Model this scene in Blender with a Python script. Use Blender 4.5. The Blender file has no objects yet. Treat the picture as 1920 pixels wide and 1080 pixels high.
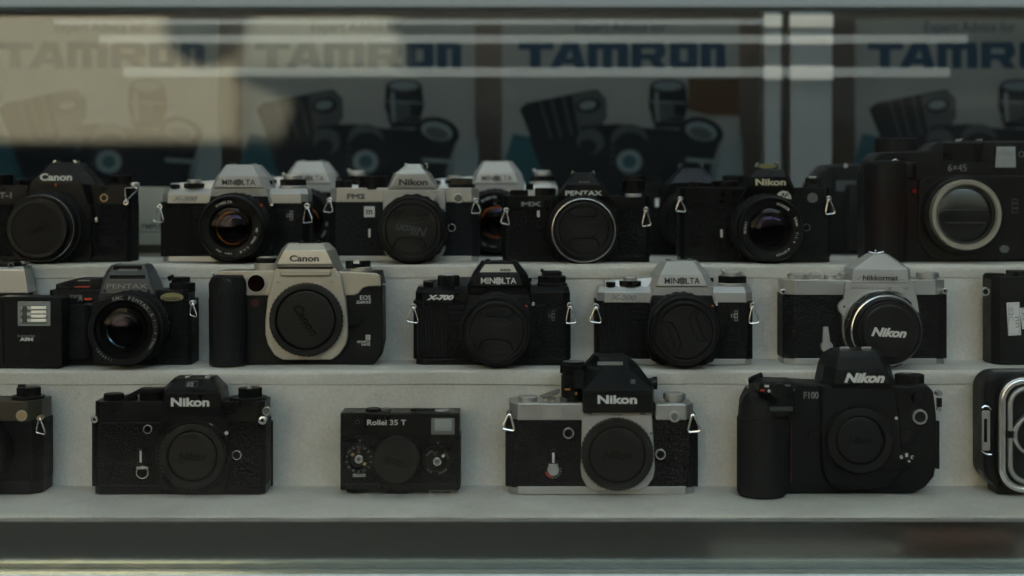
import bpy, bmesh, math, random
from mathutils import Vector, Matrix
random.seed(4)
# ------------------------------------------------------------------ camera, sky, sun, exposure
sc = bpy.context.scene
F = 2860.0            # focal length in photo pixels (1920 wide)
HY = 350.0            # horizon row of the photo
CAMY = -1300.0        # mm, camera distance from the middle row fronts
EYE = 247.6           # mm above the front tread
cd = bpy.data.cameras.new('camera'); cam = bpy.data.objects.new('camera', cd)
sc.collection.objects.link(cam); sc.camera = cam
cam.location = (0, CAMY/1000, EYE/1000); cam.rotation_euler = (math.pi/2, 0, 0)
cd.sensor_width = 36; cd.lens = F/1920*36; cd.shift_y = -(540-HY)/1920
cd.clip_start = 0.02; cd.clip_end = 500
cd.dof.use_dof = True; cd.dof.focus_distance = 1.27; cd.dof.aperture_fstop = 3.1
w = bpy.data.worlds.new('World'); sc.world = w; w.use_nodes = True
nt = w.node_tree; sky = nt.nodes.new('ShaderNodeTexSky'); sky.sky_type = 'NISHITA'; sky.sun_disc = False
sky.sun_elevation = math.radians(45); sky.sun_rotation = math.radians(25); sky.air_density = 1.0; sky.dust_density = 4.0; sky.ozone_density = 0.6
bg = nt.nodes['Background']; bg.inputs[1].default_value = 0.15
wb = nt.nodes.new('ShaderNodeMix'); wb.data_type = 'RGBA'; wb.blend_type = 'MULTIPLY'; wb.inputs[0].default_value = 1
wb.inputs[7].default_value = (1, .88, .64, 1)     # overcast veil: less blue than a clear sky
nt.links.new(sky.outputs[0], wb.inputs[6]); nt.links.new(wb.outputs[2], bg.inputs[0])
sd = bpy.data.lights.new('sun', 'SUN'); sd.energy = 4.0; sd.angle = math.radians(0.5); sd.color = (1, .93, .82)
sun = bpy.data.objects.new('sun', sd); sc.collection.objects.link(sun)
_e, _a = math.radians(45), math.radians(25)
sdir = Vector((math.sin(_a)*math.cos(_e), math.cos(_a)*math.cos(_e), math.sin(_e)))
sun.rotation_euler = sdir.to_track_quat('Z', 'Y').to_euler()
vs = sc.view_settings; vs.view_transform = 'Standard'; vs.look = 'None'; vs.gamma = 1; vs.use_curve_mapping = False
vs.exposure = 4.2

# ------------------------------------------------------------------ materials
MATS = {}
def mat(name, col, rough=.5, metal=0.0, bump=None, spec=.5, coat=0.0, var=0.0, trans=None, dust=0.0):
    m = bpy.data.materials.new(name); m.use_nodes = True; n = m.node_tree.nodes; l = m.node_tree.links
    p = n['Principled BSDF']; p.inputs['Base Color'].default_value = (*col, 1)
    p.inputs['Roughness'].default_value = rough; p.inputs['Metallic'].default_value = metal
    p.inputs['Specular IOR Level'].default_value = spec; p.inputs['Coat Weight'].default_value = coat
    tc = n.new('ShaderNodeTexCoord')
    if var or dust:
        ns = n.new('ShaderNodeTexNoise'); ns.inputs['Scale'].default_value = 45; ns.inputs['Detail'].default_value = 8
        ns.inputs['Roughness'].default_value = .7; l.new(tc.outputs['Object'], ns.inputs['Vector'])
        r = n.new('ShaderNodeMapRange'); r.inputs[1].default_value = .3; r.inputs[2].default_value = .7
        r.inputs[3].default_value = max(.03, rough-.12); r.inputs[4].default_value = min(1, rough+.14)
        l.new(ns.outputs['Fac'], r.inputs[0]); l.new(r.outputs[0], p.inputs['Roughness'])
        mx = n.new('ShaderNodeMix'); mx.data_type = 'RGBA'
        k = var or dust
        mx.inputs[6].default_value = tuple(c*(1-k) for c in col)+(1,)
        mx.inputs[7].default_value = tuple(min(1, c*(1+k)+(dust*.02)) for c in col)+(1,)
        l.new(ns.outputs['Fac'], mx.inputs[0]); l.new(mx.outputs[2], p.inputs['Base Color'])
    if bump:
        kind, sc_, st, dist = bump
        if kind == 'leather':
            t = n.new('ShaderNodeTexVoronoi'); t.feature = 'SMOOTH_F1'; t.inputs['Scale'].default_value = sc_
            t2 = n.new('ShaderNodeTexNoise'); t2.inputs['Scale'].default_value = sc_*.6; t2.inputs['Detail'].default_value = 4
            l.new(tc.outputs['Object'], t2.inputs['Vector']); l.new(tc.outputs['Object'], t.inputs['Vector'])
            ad = n.new('ShaderNodeMath'); ad.operation = 'ADD'; l.new(t.outputs['Distance'], ad.inputs[0]); l.new(t2.outputs['Fac'], ad.inputs[1]); out = ad.outputs[0]
        elif kind == 'lines':
            t = n.new('ShaderNodeTexWave'); t.bands_direction = 'Z'; t.inputs['Scale'].default_value = sc_; t.inputs['Distortion'].default_value = .6
            l.new(tc.outputs['Object'], t.inputs['Vector']); out = t.outputs['Fac']
        else:
            t = n.new('ShaderNodeTexNoise'); t.inputs['Scale'].default_value = sc_; t.inputs['Detail'].default_value = 5
            l.new(tc.outputs['Object'], t.inputs['Vector']); out = t.outputs['Fac']
        b = n.new('ShaderNodeBump'); b.inputs['Strength'].default_value = st; b.inputs['Distance'].default_value = dist
        l.new(out, b.inputs['Height']); l.new(b.outputs[0], p.inputs['Normal'])
    MATS[name] = m
    return m
LEA = mat('black_leatherette', (.006,.0065,.0065), .5, bump=('leather', 800, 1.0, .0009), spec=.12, var=.3)
LEB = mat('blue_black_leatherette', (.007,.008,.011), .48, bump=('leather', 1000, .8, .0006), spec=.14, var=.3)
BLK = mat('black_paint', (.003,.0035,.0035), .32, bump=('noise', 900, .08, .0002), spec=.2, dust=.25)
PLA = mat('black_plastic', (.007,.008,.008), .42, bump=('noise', 3000, .15, .0002), spec=.13, dust=.3)
MTB = mat('matt_black_metal', (.004,.0045,.0045), .42, spec=.16, dust=.3)
RUB = mat('black_rubber', (.008,.0085,.0085), .6, bump=('leather', 1300, .7, .0005), spec=.14, dust=.35)
CAP = mat('cap_plastic', (.009,.0095,.009), .36, bump=('noise', 2200, .3, .0002), spec=.26, dust=.3)
GRP = mat('charcoal_plastic', (.045,.052,.056), .42, bump=('noise', 2500, .1, .0002), dust=.2)
SIL = mat('satin_chrome', (.43,.435,.42), .40, .7, bump=('noise', 2500, .06, .0001), var=.08)
SIM = mat('matt_silver_paint', (.39,.393,.375), .5, .35, bump=('noise', 3000, .1, .0001), var=.08)
CHA = mat('champagne_silver', (.42,.395,.33), .42, .55, bump=('noise', 2500, .08, .0001), var=.06)
CHR = mat('polished_chrome', (.82,.82,.79), .2, .8)
BRS = mat('worn_brass', (.42,.33,.20), .35, .9, var=.2)
GRY = mat('grey_metal', (.16,.17,.17), .4, .6, var=.1)
WHT = mat('white_print', (.62,.63,.60), .5)
DGR = mat('dark_print', (.03,.03,.032), .5)
MGR = mat('grey_print', (.22,.23,.22), .5)
DIM = mat('embossed_print', (.0045,.005,.005), .6, spec=.06)
RED = mat('red_mark', (.55,.05,.02), .4)
DRD = mat('dark_red_window', (.006,.001,.001), .12, spec=.3)
ORG = mat('orange_mark', (.5,.2,.03), .4)
YEL = mat('yellow_sticker', (.20,.195,.085), .5, bump=('noise', 300, .3, .0003))
PAP = mat('white_paper_sticker', (.6,.62,.62), .6, bump=('noise', 200, .2, .0003))
LBX = mat('pale_card', (.30,.30,.25), .7, var=.15)
MIR = mat('flash_reflector', (.22,.24,.22), .3, .3, bump=('lines', 60, .8, .001))
WIN = mat('viewfinder_glass', (.50,.55,.55), .1, .5, bump=('noise', 220, .5, .001), var=.3)
OLV = mat('worn_olive_metal', (.055,.05,.035), .4, .5, var=.3)
GREEN = mat('green_mark', (.05,.2,.1), .5)

def glassy(name, tint, fac, ior=1.45):
    m = bpy.data.materials.new(name); m.use_nodes = True; n = m.node_tree.nodes; l = m.node_tree.links
    n.remove(n['Principled BSDF']); o = n['Material Output']
    t = n.new('ShaderNodeBsdfTransparent'); g = n.new('ShaderNodeBsdfGlossy'); g.inputs['Roughness'].default_value = .0
    g.inputs['Color'].default_value = (*tint, 1)
    lw = n.new('ShaderNodeFresnel'); lw.inputs['IOR'].default_value = ior
    mr = n.new('ShaderNodeMath'); mr.operation = 'ADD'; mr.inputs[1].default_value = fac; mr.use_clamp = True
    l.new(lw.outputs[0], mr.inputs[0]); mx = n.new('ShaderNodeMixShader')
    l.new(mr.outputs[0], mx.inputs[0]); l.new(t.outputs[0], mx.inputs[1]); l.new(g.outputs[0], mx.inputs[2]); l.new(mx.outputs[0], o.inputs[0])
    return m
GLS = glassy('lens_front_glass', (.9,.85,.8), .009, 1.09)
TIN = glassy('tinted_element', (.5,.4,.7), .018, 1.08)
def elem(name, col, rough=.08):
    return mat(name, col, rough, 1.0)
EORG = elem('amber_coating', (.85,.24,.05), .14); EPUR = elem('violet_coating', (.07,.02,.06), .2); EBLU = elem('teal_coating', (.05,.09,.10), .10)
EGRY = elem('grey_coating', (.10,.11,.11), .2)
BLV = mat('lens_barrel_inner', (.004,.004,.004), .6, spec=.06)
WINDOW = glassy('shop_window_glass', (.93,1,.97), .004)

# ------------------------------------------------------------------ mesh toolkit (mm in, metres out)
class MB:
    def __init__(s): s.bm = bmesh.new(); s.mats = []
    def mi(s, m):
        if m not in s.mats: s.mats.append(m)
        return s.mats.index(m)
    def merge(s, b, m=None):
        bmesh.ops.recalc_face_normals(b, faces=b.faces)
        vm = {}
        for v in b.verts: vm[v] = s.bm.verts.new(v.co)
        for f in b.faces:
            try: nf = s.bm.faces.new([vm[v] for v in f.verts])
            except ValueError: continue
            nf.material_index = s.mi(m) if m else f.material_index
        b.free()
    def solid(s, rings, m, bev=0, seg=2, ang=20):
        b = bmesh.new(); R = [[b.verts.new(p) for p in r] for r in rings]; n = len(R[0])
        for a, c in zip(R[:-1], R[1:]):
            for i in range(n): b.faces.new([a[i], a[(i+1) % n], c[(i+1) % n], c[i]])
        b.faces.new(R[0]); b.faces.new(R[-1][::-1])
        bmesh.ops.recalc_face_normals(b, faces=b.faces)
        if bev:
            es = [e for e in b.edges if len(e.link_faces) == 2 and e.calc_face_angle(0) > math.radians(ang)]
            try: bmesh.ops.bevel(b, geom=es, offset=bev, segments=seg, profile=.6, affect='EDGES', clamp_overlap=True)
            except Exception: pass
        s.merge(b, m); return s
    def slab(s, plan, z0, z1, m, bev=.5, seg=2):      # plan = (x, y)
        return s.solid([[(x, y, z0) for x, y in plan], [(x, y, z1) for x, y in plan]], m, bev, seg)
    def plate(s, out, y0, y1, m, bev=.4, seg=2, ang=20):  # out = (x, z)
        return s.solid([[(x, y0, z) for x, z in out], [(x, y1, z) for x, z in out]], m, bev, seg, ang)
    def box(s, x0, x1, y0, y1, z0, z1, m, bev=.4, seg=2):
        return s.slab([(x0,y0),(x1,y0),(x1,y1),(x0,y1)], z0, z1, m, bev, seg)
    def lathe(s, axis, c, prof, m, seg=64, caps=(1, 1)):
        # prof rows: (t, r[, mat[, knurl depth[, knurl count]]]) ; mat applies to the band after the row
        b = bmesh.new(); rings = []
        for row in prof:
            t, r = row[0], row[1]; kd = row[3] if len(row) > 3 else 0; kc = row[4] if len(row) > 4 else seg//2
            ring = []
            for i in range(seg):
                a = 2*math.pi*i/seg; rr = r
                if kd: rr = r - kd*(1 if math.sin(a*kc+.3) > 0 else 0)
                u, v = rr*math.cos(a), rr*math.sin(a)
                if axis == 'y': p = (c[0]+u, t, c[2]+v)
                elif axis == 'z': p = (c[0]+u, c[1]+v, t)
                else: p = (t, c[1]+u, c[2]+v)
                ring.append(b.verts.new(p))
            rings.append(ring)
        for k in range(len(rings)-1):
            row = prof[k]; mm = row[2] if len(row) > 2 and row[2] else m
            idx = s.mi(mm)
            for i in range(seg):
                try:
                    f = b.faces.new([rings[k][i], rings[k][(i+1) % seg], rings[k+1][(i+1) % seg], rings[k+1][i]]); f.material_index = idx
                except ValueError: pass
        idx0 = s.mi(m); row = prof[-1]; idx1 = s.mi(row[2] if len(row) > 2 and row[2] else m)
        if caps[0]: f = b.faces.new(rings[0]); f.material_index = idx0
        if caps[1]: f = b.faces.new(rings[-1][::-1]); f.material_index = idx1
        bmesh.ops.recalc_face_normals(b, faces=b.faces)
        s.merge(b); return s
    def tube(s, pts, r, m, closed=False, seg=8):
        P = [Vector(p) for p in pts]; n = len(P); rings = []; b = bmesh.new()
        for i in range(n):
            if closed: t = (P[(i+1) % n]-P[i-1])
            else: t = P[min(n-1, i+1)]-P[max(0, i-1)]
            t.normalize(); up = Vector((0,1,0)) if abs(t.y) < .9 else Vector((1,0,0))
            a = t.cross(up).normalized(); c = t.cross(a).normalized()
            rings.append([b.verts.new(P[i]+a*r*math.cos(2*math.pi*k/seg)+c*r*math.sin(2*math.pi*k/seg)) for k in range(seg)])
        for i in range(n if closed else n-1):
            A, B = rings[i], rings[(i+1) % n]
            for k in range(seg): b.faces.new([A[k], A[(k+1) % seg], B[(k+1) % seg], B[k]])
        if not closed: b.faces.new(rings[0]); b.faces.new(rings[-1][::-1])
        s.merge(b, m); return s
    def ball(s, c, r, m, sy=1.0, seg=24):
        b = bmesh.new(); bmesh.ops.create_uvsphere(b, u_segments=seg, v_segments=seg//2, radius=1)
        for v in b.verts: v.co = Vector((c[0]+v.co.x*r, c[1]+v.co.y*r*sy, c[2]+v.co.z*r))
        s.merge(b, m); return s
    def build(s, name, parent=None, wn=True):
        bm = s.bm
        for v in bm.verts: v.co *= .001
        bm.normal_update()
        for f in bm.faces: f.smooth = True
        for e in bm.edges:
            if len(e.link_faces) == 2 and e.calc_face_angle(0) > math.radians(38): e.smooth = False
        me = bpy.data.meshes.new(name); bm.to_mesh(me); bm.free()
        for m in s.mats: me.materials.append(m)
        o = bpy.data.objects.new(name, me); sc.collection.objects.link(o)
        if parent: o.parent = parent
        if wn:
            q = o.modifiers.new('weighted', 'WEIGHTED_NORMAL'); q.keep_sharp = True
        return o

def text_bm(s, bold=0.0, outline=0.0, shear=0.0, spacing=1.0):
    c = bpy.data.curves.new('t', 'FONT'); c.body = s; c.size = 1; c.offset = bold; c.shear = shear; c.space_character = spacing
    c.resolution_u = 4
    if outline: c.fill_mode = 'NONE'; c.bevel_depth = outline; c.bevel_resolution = 0
    else: c.extrude = .02
    o = bpy.data.objects.new('t', c); sc.collection.objects.link(o)
    dg = bpy.context.evaluated_depsgraph_get(); me = bpy.data.meshes.new_from_object(o.evaluated_get(dg))
    bpy.data.objects.remove(o); bpy.data.curves.remove(c)
    b = bmesh.new(); b.from_mesh(me); bpy.data.meshes.remove(me)
    return b

# ------------------------------------------------------------------ a photographed thing
class C:
    """drafting frame: dx, dbase, dD = where it was measured (photo px, mm); placed at px, base, D"""
    def __init__(s, name, label, cat, dx, dbase, D, px=None, zt=None, pD=None, group=None, rz=0, sz=1.0):
        s.D = D; s.ox = (dx-960)*D/F; s.oz = (HY-dbase)*D/F
        pD = pD or D; px = dx if px is None else px
        z = s.oz+EYE if zt is None else zt
        o = bpy.data.objects.new(name, None); sc.collection.objects.link(o); o.empty_display_size = .02
        o.location = ((px-960)*pD/F/1000, (pD+CAMY)/1000, z/1000); o.rotation_euler.z = math.radians(rz); o.scale = (1,1,sz)
        o['label'] = label; o['category'] = cat
        if group: o['group'] = group
        s.root = o
    def X(s, px, y=0): return (px-960)*(s.D+y)/F - s.ox
    def Z(s, py, y=0): return (HY-py)*(s.D+y)/F - s.oz
    def R(s, r, y=0): return r*(s.D+y)/F
    def P(s, pts, y=0): return [(s.X(a, y), s.Z(b, y)) for a, b in pts]
    # plan with chamfered front corners
    def plan(s, x0, x1, y0, y1, ch=0, cy=None, side=(1, 1)):
        # the edge nearer the picture centre shows its side face, so it is measured at the back
        a = s.X(x0, min(y1, 34) if x0 > 960 else y0); b = s.X(x1, min(y1, 34) if x1 < 960 else y0); cy = cy if cy is not None else abs(ch)
        p = []
        if ch and side[0]: p += [(a, y0+cy), (a+ch, y0)]
        else: p += [(a, y0)]
        if ch and side[1]: p += [(b-ch, y0), (b, y0+cy)]
        else: p += [(b, y0)]
        return p+[(b, y1), (a, y1)]
    def slab(s, name, x0, x1, yt, yb, y0, y1, m, ch=0, cy=None, bev=.6, seg=3, parent=None, side=(1,1)):
        return MB().slab(s.plan(x0, x1, y0, y1, ch, cy, side), s.Z(yb, y0), s.Z(yt, y0), m, bev, seg).build(name, parent or s.root)
    def plate(s, name, pts, y0, y1, m, bev=.5, seg=2, parent=None, ang=20):
        return MB().plate(s.P(pts, y0), y0, y1, m, bev, seg, ang).build(name, parent or s.root)
    # prism housing: levels (py, xl, xr, yf, xL, xR, yb); chamfered front corners reach xL / xR at depth ym
    def tower(s, name, lv, m, bev=.5, parent=None, seg=2):
        R = []
        for (py, xl, xr, yf, xL, xR, ym, yb) in lv:
            z = s.Z(py, yf)
            R.append([(s.X(xl, yf), yf, z), (s.X(xr, yf), yf, z), (s.X(xR, ym), ym, z), (s.X(xR, ym), yb, z), (s.X(xL, ym), yb, z), (s.X(xL, ym), ym, z)])
        return MB().solid(R, m, bev, seg, 8).build(name, parent or s.root)
    def text(s, txt, px, py, w, h, y, m, bold=.02, outline=0, shear=0, rot=0, parent=None, name='lettering', tilt=0, spacing=1.0, thick=.25):
        b = text_bm(txt, bold, outline, shear, spacing)
        xs = [v.co.x for v in b.verts]; ys = [v.co.y for v in b.verts]; zs = [v.co.z for v in b.verts]
        if not xs: return
        cx, cy = (min(xs)+max(xs))/2, (min(ys)+max(ys))/2
        kx = s.R(w, y)/(max(xs)-min(xs)); ky = s.R(h, y)/(max(ys)-min(ys)); kz = thick/max(1e-6, max(zs)-min(zs))
        mt = Matrix.Rotation(math.radians(rot), 4, 'Y'); tl = Matrix.Rotation(math.radians(tilt), 4, 'X')
        c0 = Vector((s.X(px, y), y, s.Z(py, y)))
        for v in b.verts:
            q = Vector(((v.co.x-cx)*kx, -v.co.z*kz, (v.co.y-cy)*ky))
            v.co = mt @ (tl @ q) + c0
        k = MB(); k.merge(b, m); return k.build(name, parent or s.root, wn=False)
    def arc(s, txt, cx, cy, r, a0, size, y, m, step=None, parent=None, inward=False, name='lettering'):
        """letters round a ring; a0 degrees clockwise from 12 o'clock for the middle of the text"""
        k = MB(); step = step or size/r*57.3*.95; n = len(txt)
        for i, ch in enumerate(txt):
            if ch == ' ': continue
            b = text_bm(ch, .02)
            xs = [v.co.x for v in b.verts]; ys = [v.co.y for v in b.verts]
            mx = (min(xs)+max(xs))/2; ang = math.radians(a0+(i-(n-1)/2)*step*(-1 if inward else 1))
            kk = s.R(size, y)*1.3; f = -1 if inward else 1
            for v in b.verts:
                u = (v.co.x-mx)*kk*f; t = s.R(r, y)+(v.co.y-.35)*kk*f
                x = u*math.cos(ang)+t*math.sin(ang); z = -u*math.sin(ang)+t*math.cos(ang)
                v.co = Vector((s.X(cx, y)+x, y-v.co.z*2, s.Z(cy, y)+z))
            k.merge(b, m)
        return k.build(name, parent or s.root, wn=False)
    def disc(s, name, px, py, r, y0, y1, m, rim=None, rr=None, parent=None, seg=40):
        """button: base ring r, front at y1 (<y0)"""
        R = s.R(r, y1); c = (s.X(px, y1), 0, s.Z(py, y1)); rim = rim or m; rr = (rr if rr is not None else .75)*R
        return MB().lathe('y', c, [(y0, R, rim), (y1+.25*(1), R, rim), (y1, R-.25, rim), (y1, rr+.15, rim), (y1+.5, rr, m), (y1+.5, rr*.5, m)], rim, seg).build(name, parent or s.root)
    def ring(s, name, px, py, r, w, y0, y1, m, inner=BLV, parent=None, seg=40):
        R = s.R(r, y1); W = s.R(w, y1); c = (s.X(px, y1), 0, s.Z(py, y1))
        return MB().lathe('y', c, [(y0, R, m), (y1+.2, R, m), (y1, R-.2, m), (y1, R-W, m), (y1+1.2, R-W, inner), (y1+1.2, .3, inner)], m, seg).build(name, parent or s.root)
    def dial(s, name, x0, x1, yt, yb, m, yd=16, kn=.35, top=None, parent=None, cap=.0, kc=None):
        """knob on the top plate"""
        c = (s.X((x0+x1)/2, yd), yd, 0); R = s.R((x1-x0)/2, yd); z0, z1 = s.Z(yb, yd)-1.2, s.Z(yt, yd)
        h = z1-z0; top = top or m; b = min(.5, h*.2)
        return MB().lathe('z', c, [(z0, R, m, kn, kc or 36), (z1-b, R, m, kn, kc or 36), (z1, R-b-kn, top), (z1, R*.7, top), (z1+cap, R*.65, top), (z1+cap, R*.3, top)], m, 72).build(name, parent or s.root)
    def lug(s, px, py, x0=None, x1=None, yb=None, sw=0, m=None, m2=None, yd=-.5, r=6, rp=.55):
        """strap eyelet with split ring hanging from it"""
        m = m or CHR; k = MB(); R = s.R(r, yd); cx, cz = s.X(px, yd), s.Z(py, yd)
        k.lathe('y', (cx, 0, cz), [(6, R*.8, m), (yd-.6, R*.85, m), (yd-1, R*.7, m), (yd-1, R*.35, m), (yd, R*.3, BLV), (yd, .1, BLV)], m, 28)
        o = k.build('strap_lug', s.root)
        if x0 is not None:
            y = yd-1.6; A = (s.X(px, y), y, s.Z(py-3, y)); B = (s.X(x1, y)-.6, y-1.0, s.Z(yb, y)+1.4); D_ = (s.X(x0, y)+.6, y+.4, s.Z(yb-sw, y)+1.4)
            pts = []
            V = [Vector(A), Vector(B), Vector(D_)]
            for i in range(3):
                p, q, r_ = V[i-1], V[i], V[(i+1) % 3]; t = .22
                for u in (0, .33, .66, 1):
                    a = q.lerp(p, t); b = q.lerp(r_, t)
                    pts.append(a.lerp(q, u).lerp(q.lerp(b, u), u))
            MB().tube(pts, rp, m2 or CHR, closed=True).build('strap_ring', o)
        return o
    def screw(s, px, py, y, r=2.5, m=SIL):
        c = (s.X(px, y), 0, s.Z(py, y)); R = s.R(r, y)
        return MB().lathe('y', c, [(y+1, R, m), (y-.15, R, m), (y-.4, R*.7, m), (y-.4, .1, m)], m, 20).build('screw', s.root)
    def bar(s, name, px, py, w, h, y, m, parent=None, bev=.15, rot=0, th=.5):
        a = math.radians(rot); pts = []
        for u, v in ((-w/2, -h/2), (w/2, -h/2), (w/2, h/2), (-w/2, h/2)):
            pts.append((px+u*math.cos(a)-v*math.sin(a), py+u*math.sin(a)+v*math.cos(a)))
        return s.plate(name, pts, y-th, y+.8, m, bev, 1, parent)
    def shoe(s, x0, x1, yt, yb, y=8, m=CHR, w=5):
        k = MB(); X0, X1 = s.X(x0, y), s.X(x1, y); Z0, Z1 = s.Z(yb, y), s.Z(yt, y); t = .8
        k.box(X0, X0+t, y, y+16, Z0, Z1, m, .1, 1).box(X1-t, X1, y, y+16, Z0, Z1, m, .1, 1)
        W = s.R(w, y); k.box(X0+t, X0+W, y, y+16, Z1-t, Z1, m, .1, 1).box(X1-W, X1-t, y, y+16, Z1-t, Z1, m, .1, 1)
        k.box(X0+t, X1-t, y, y+16, Z0-1, Z0+.3, MTB, .1, 1)
        return k.build('hot_shoe', s.root)

def rrect(x0, x1, y0, y1, r, n=6, rs=None):
    """rounded rectangle in px, clockwise from top left"""
    rs = rs or (r, r, r, r); out = []
    for (cx, cy, sx, sy, q, rr) in ((x0, y0, 1, 1, 180, rs[0]), (x1, y0, -1, 1, 270, rs[1]), (x1, y1, -1, -1, 0, rs[2]), (x0, y1, 1, -1, 90, rs[3])):
        if rr <= 0: out.append((cx, cy)); continue
        for i in range(n+1):
            a = math.radians(q+90*i/n); out.append((cx+sx*rr+rr*math.cos(a), cy+sy*rr+rr*math.sin(a)))
    return out

def bowtie(r, ang, n=10, cut=.33, half=42, rr=.86):
    """cap plate outline with two finger recesses"""
    pts = []; h = math.radians(half); ri, ra = r*rr, math.radians(ang)
    def seq(a0):
        L = [(ri*math.sin(h+i*(math.pi-2*h)/n), ri*math.cos(h+i*(math.pi-2*h)/n)) for i in range(n+1)]
        L += [(r*.44, -r*cut), (r*.2, -r*(cut-.07)), (-r*.2, -r*(cut-.07)), (-r*.44, -r*cut)]
        return [(x*math.cos(a0)+z*math.sin(a0), -x*math.sin(a0)+z*math.cos(a0)) for x, z in L]
    return seq(ra)+seq(ra+math.pi)

def pinch_cap(c, cx, cy, y, r, ang=0, txt=None, oval=False, rot=0, tm=DIM):
    """c frame, front centre px, y of its front, r px"""
    X, Z, R = c.X(cx, y), c.Z(cy, y), c.R(r, y)
    k = MB().lathe('y', (X, 0, Z), [(y+5, R, CAP), (y+.6, R, CAP), (y, R-.6, CAP), (y, R*.9, CAP), (y+2.2, R*.88, CAP), (y+2.4, R*.3, CAP)], CAP, 72)
    o = k.build('lens_cap', c.root)
    pl = [(X+a, Z+b) for a, b in bowtie(R, ang)]
    MB().plate(pl, y+.2, y+2.4, CAP, .9, 3, 12).build('grip_plate', o)
    for a in (ang, ang+180):
        aa = math.radians(a); L = []
        for u, v in ((-.36, .48), (.36, .48), (.47, .60), (.34, .73), (0, .80), (-.34, .73), (-.47, .60)):
            u *= R; v *= R; L.append((X+u*math.cos(aa)+v*math.sin(aa), Z-u*math.sin(aa)+v*math.cos(aa)))
        MB().plate(L, y+1.2, y+2.6, CAP, .9, 3, 12).build('finger_grip', o)
    if oval:
        pts = [(X+R*.52*math.cos(t/24*2*math.pi), y+.2, Z+R*.27*math.sin(t/24*2*math.pi)) for t in range(24)]
        MB().tube(pts, .35, CAP, closed=True, seg=6).build('cap_moulding', o)
    if txt: c.text(txt, cx, cy, r*1.05, r*.3, y+.2, tm, .02, 0, .25, rot, parent=o, thick=.5)
    return o

def body_cap(c, cx, cy, y, r, rin, txt=None, rot=0, m=CAP, kn=.7, tw=None, tm=DIM, base=2, dish=1.6, kc=48):
    X, Z, R, Ri = c.X(cx, y), c.Z(cy, y), c.R(r, y), c.R(rin, y)
    k = MB().lathe('y', (X, 0, Z), [(base, R, m, kn, kc), (y+1.4, R, m, kn, kc), (y+.2, R-.9, m), (y, R-1.6, m), (y, Ri+2.0, m), (y+.6, Ri+1.3, BLV), (y+dish+1.6, Ri+1.1, BLV), (y+dish+1.6, Ri+.2, BLV), (y+dish, Ri, m), (y+dish-.3, Ri-.5, m), (y+dish-.5, Ri-1.2, m), (y+dish-.5, .2, m)], m, 144)
    o = k.build('body_cap', c.root)
    if txt: c.text(txt, cx, cy, tw or rin*1.15, rin*.34, y+dish-.7, tm, .03, 0, .25, rot, parent=o, thick=.5)
    return o

def barrel(c, cx, cy, y, prof, name='lens', m=MTB, seg=120, caps=(1, 1)):
    """prof rows (y, r_mm, mat, knurl, count); centre px measured at depth y"""
    X, Z = c.X(cx, y), c.Z(cy, y)
    return MB().lathe('y', (X, 0, Z), prof, m, seg, caps).build(name, c.root)

def front_glass(c, parent, cx, cy, y, R, e1=EORG, e2=EPUR):
    X, Z = c.X(cx, y), c.Z(cy, y)
    def dome(r, y0, bulge, n=8):
        return [(y0-bulge*(1-(i/n)**2), r*max(.004, i/n)) for i in range(n, -1, -1)]
    k = MB().lathe('y', (X, 0, Z), dome(R, y, R*.14), GLS, 64).build('front_element', parent)
    b = MB().lathe('y', (X, 0, Z), [(y+1.5, R*.98, BLV), (y+9, R*.7, BLV), (y+9, .2, BLV)], BLV, 48, (0, 1)).build('inner_barrel', parent)
    # a tinted second element, a deep coated bowl and a coated ring inside the barrel
    MB().lathe('y', (X, 0, Z), [(q, r) for q, r in dome(R*.70, y+3.0, R*.12)], TIN, 48).build('second_element', parent)
    n = 10; dp = R*.26; MB().lathe('y', (X+R*.06, 0, Z-R*.04), [(y+8.8, R*.55, e1)]+[(y+3.6+dp*(1-(i/n)**2), R*.54*max(.004, i/n), e1) for i in range(n, -1, -1)], e1, 48).build('rear_element', parent)
    rr = R*.80; prof = [(y+3.2+1.8*(1-(i/8)), rr*(.99-.22*(1-i/8))) for i in range(8, -1, -1)]
    MB().lathe('y', (X, 0, Z), [(y+5.6, rr*.99, BLV)]+[(q, r, e2) for q, r in prof]+[(y+5.5, rr*.76, BLV)], e2, 48, (0, 0)).build('coated_ring', parent)

def lens50(c, cx, cy, yf, Rm, letters, el, rim=MTB, ring=MTB, chrome=None, base_y=0):
    """50 mm lens: Rm radius at the mount (mm), yf negative front"""
    L = -yf; fr = Rm*.90
    prof = [(base_y, Rm*.93, MTB), (-4, Rm*.93, MTB), (-4, Rm*1.0, MTB, .7, 30), (-10, Rm*1.0, MTB, .7, 30), (-10.5, Rm*.96, MTB), (-17, Rm*.955, MTB),
            (-17.5, Rm*.99, RUB, .55, 60), (-L*.78, Rm*.99, RUB, .55, 60), (-L*.8, Rm*.94, chrome or MTB), (-L*.8-1.2, Rm*.94, MTB),
            (yf+1, fr, rim), (yf, fr-.5, rim), (yf, fr-1.5, rim), (yf+1.5, fr-2.0, ring), (yf+2.0, fr-2.2, ring), (yf+2.6, fr*.70, ring), (yf+5, fr*.66, BLV), (yf+6, fr*.64, BLV)]
    o = barrel(c, cx, cy, yf, prof, caps=(1, 0))
    front_glass(c, o, cx, cy, yf+5.2, fr*.66, *el)
    rp = (fr*.82)*F/(c.D+yf)
    for (t, a0, size, inward) in letters: c.arc(t, cx, cy, rp, a0, size, yf+1.9, WHT, parent=o, inward=inward)
    return o

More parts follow.
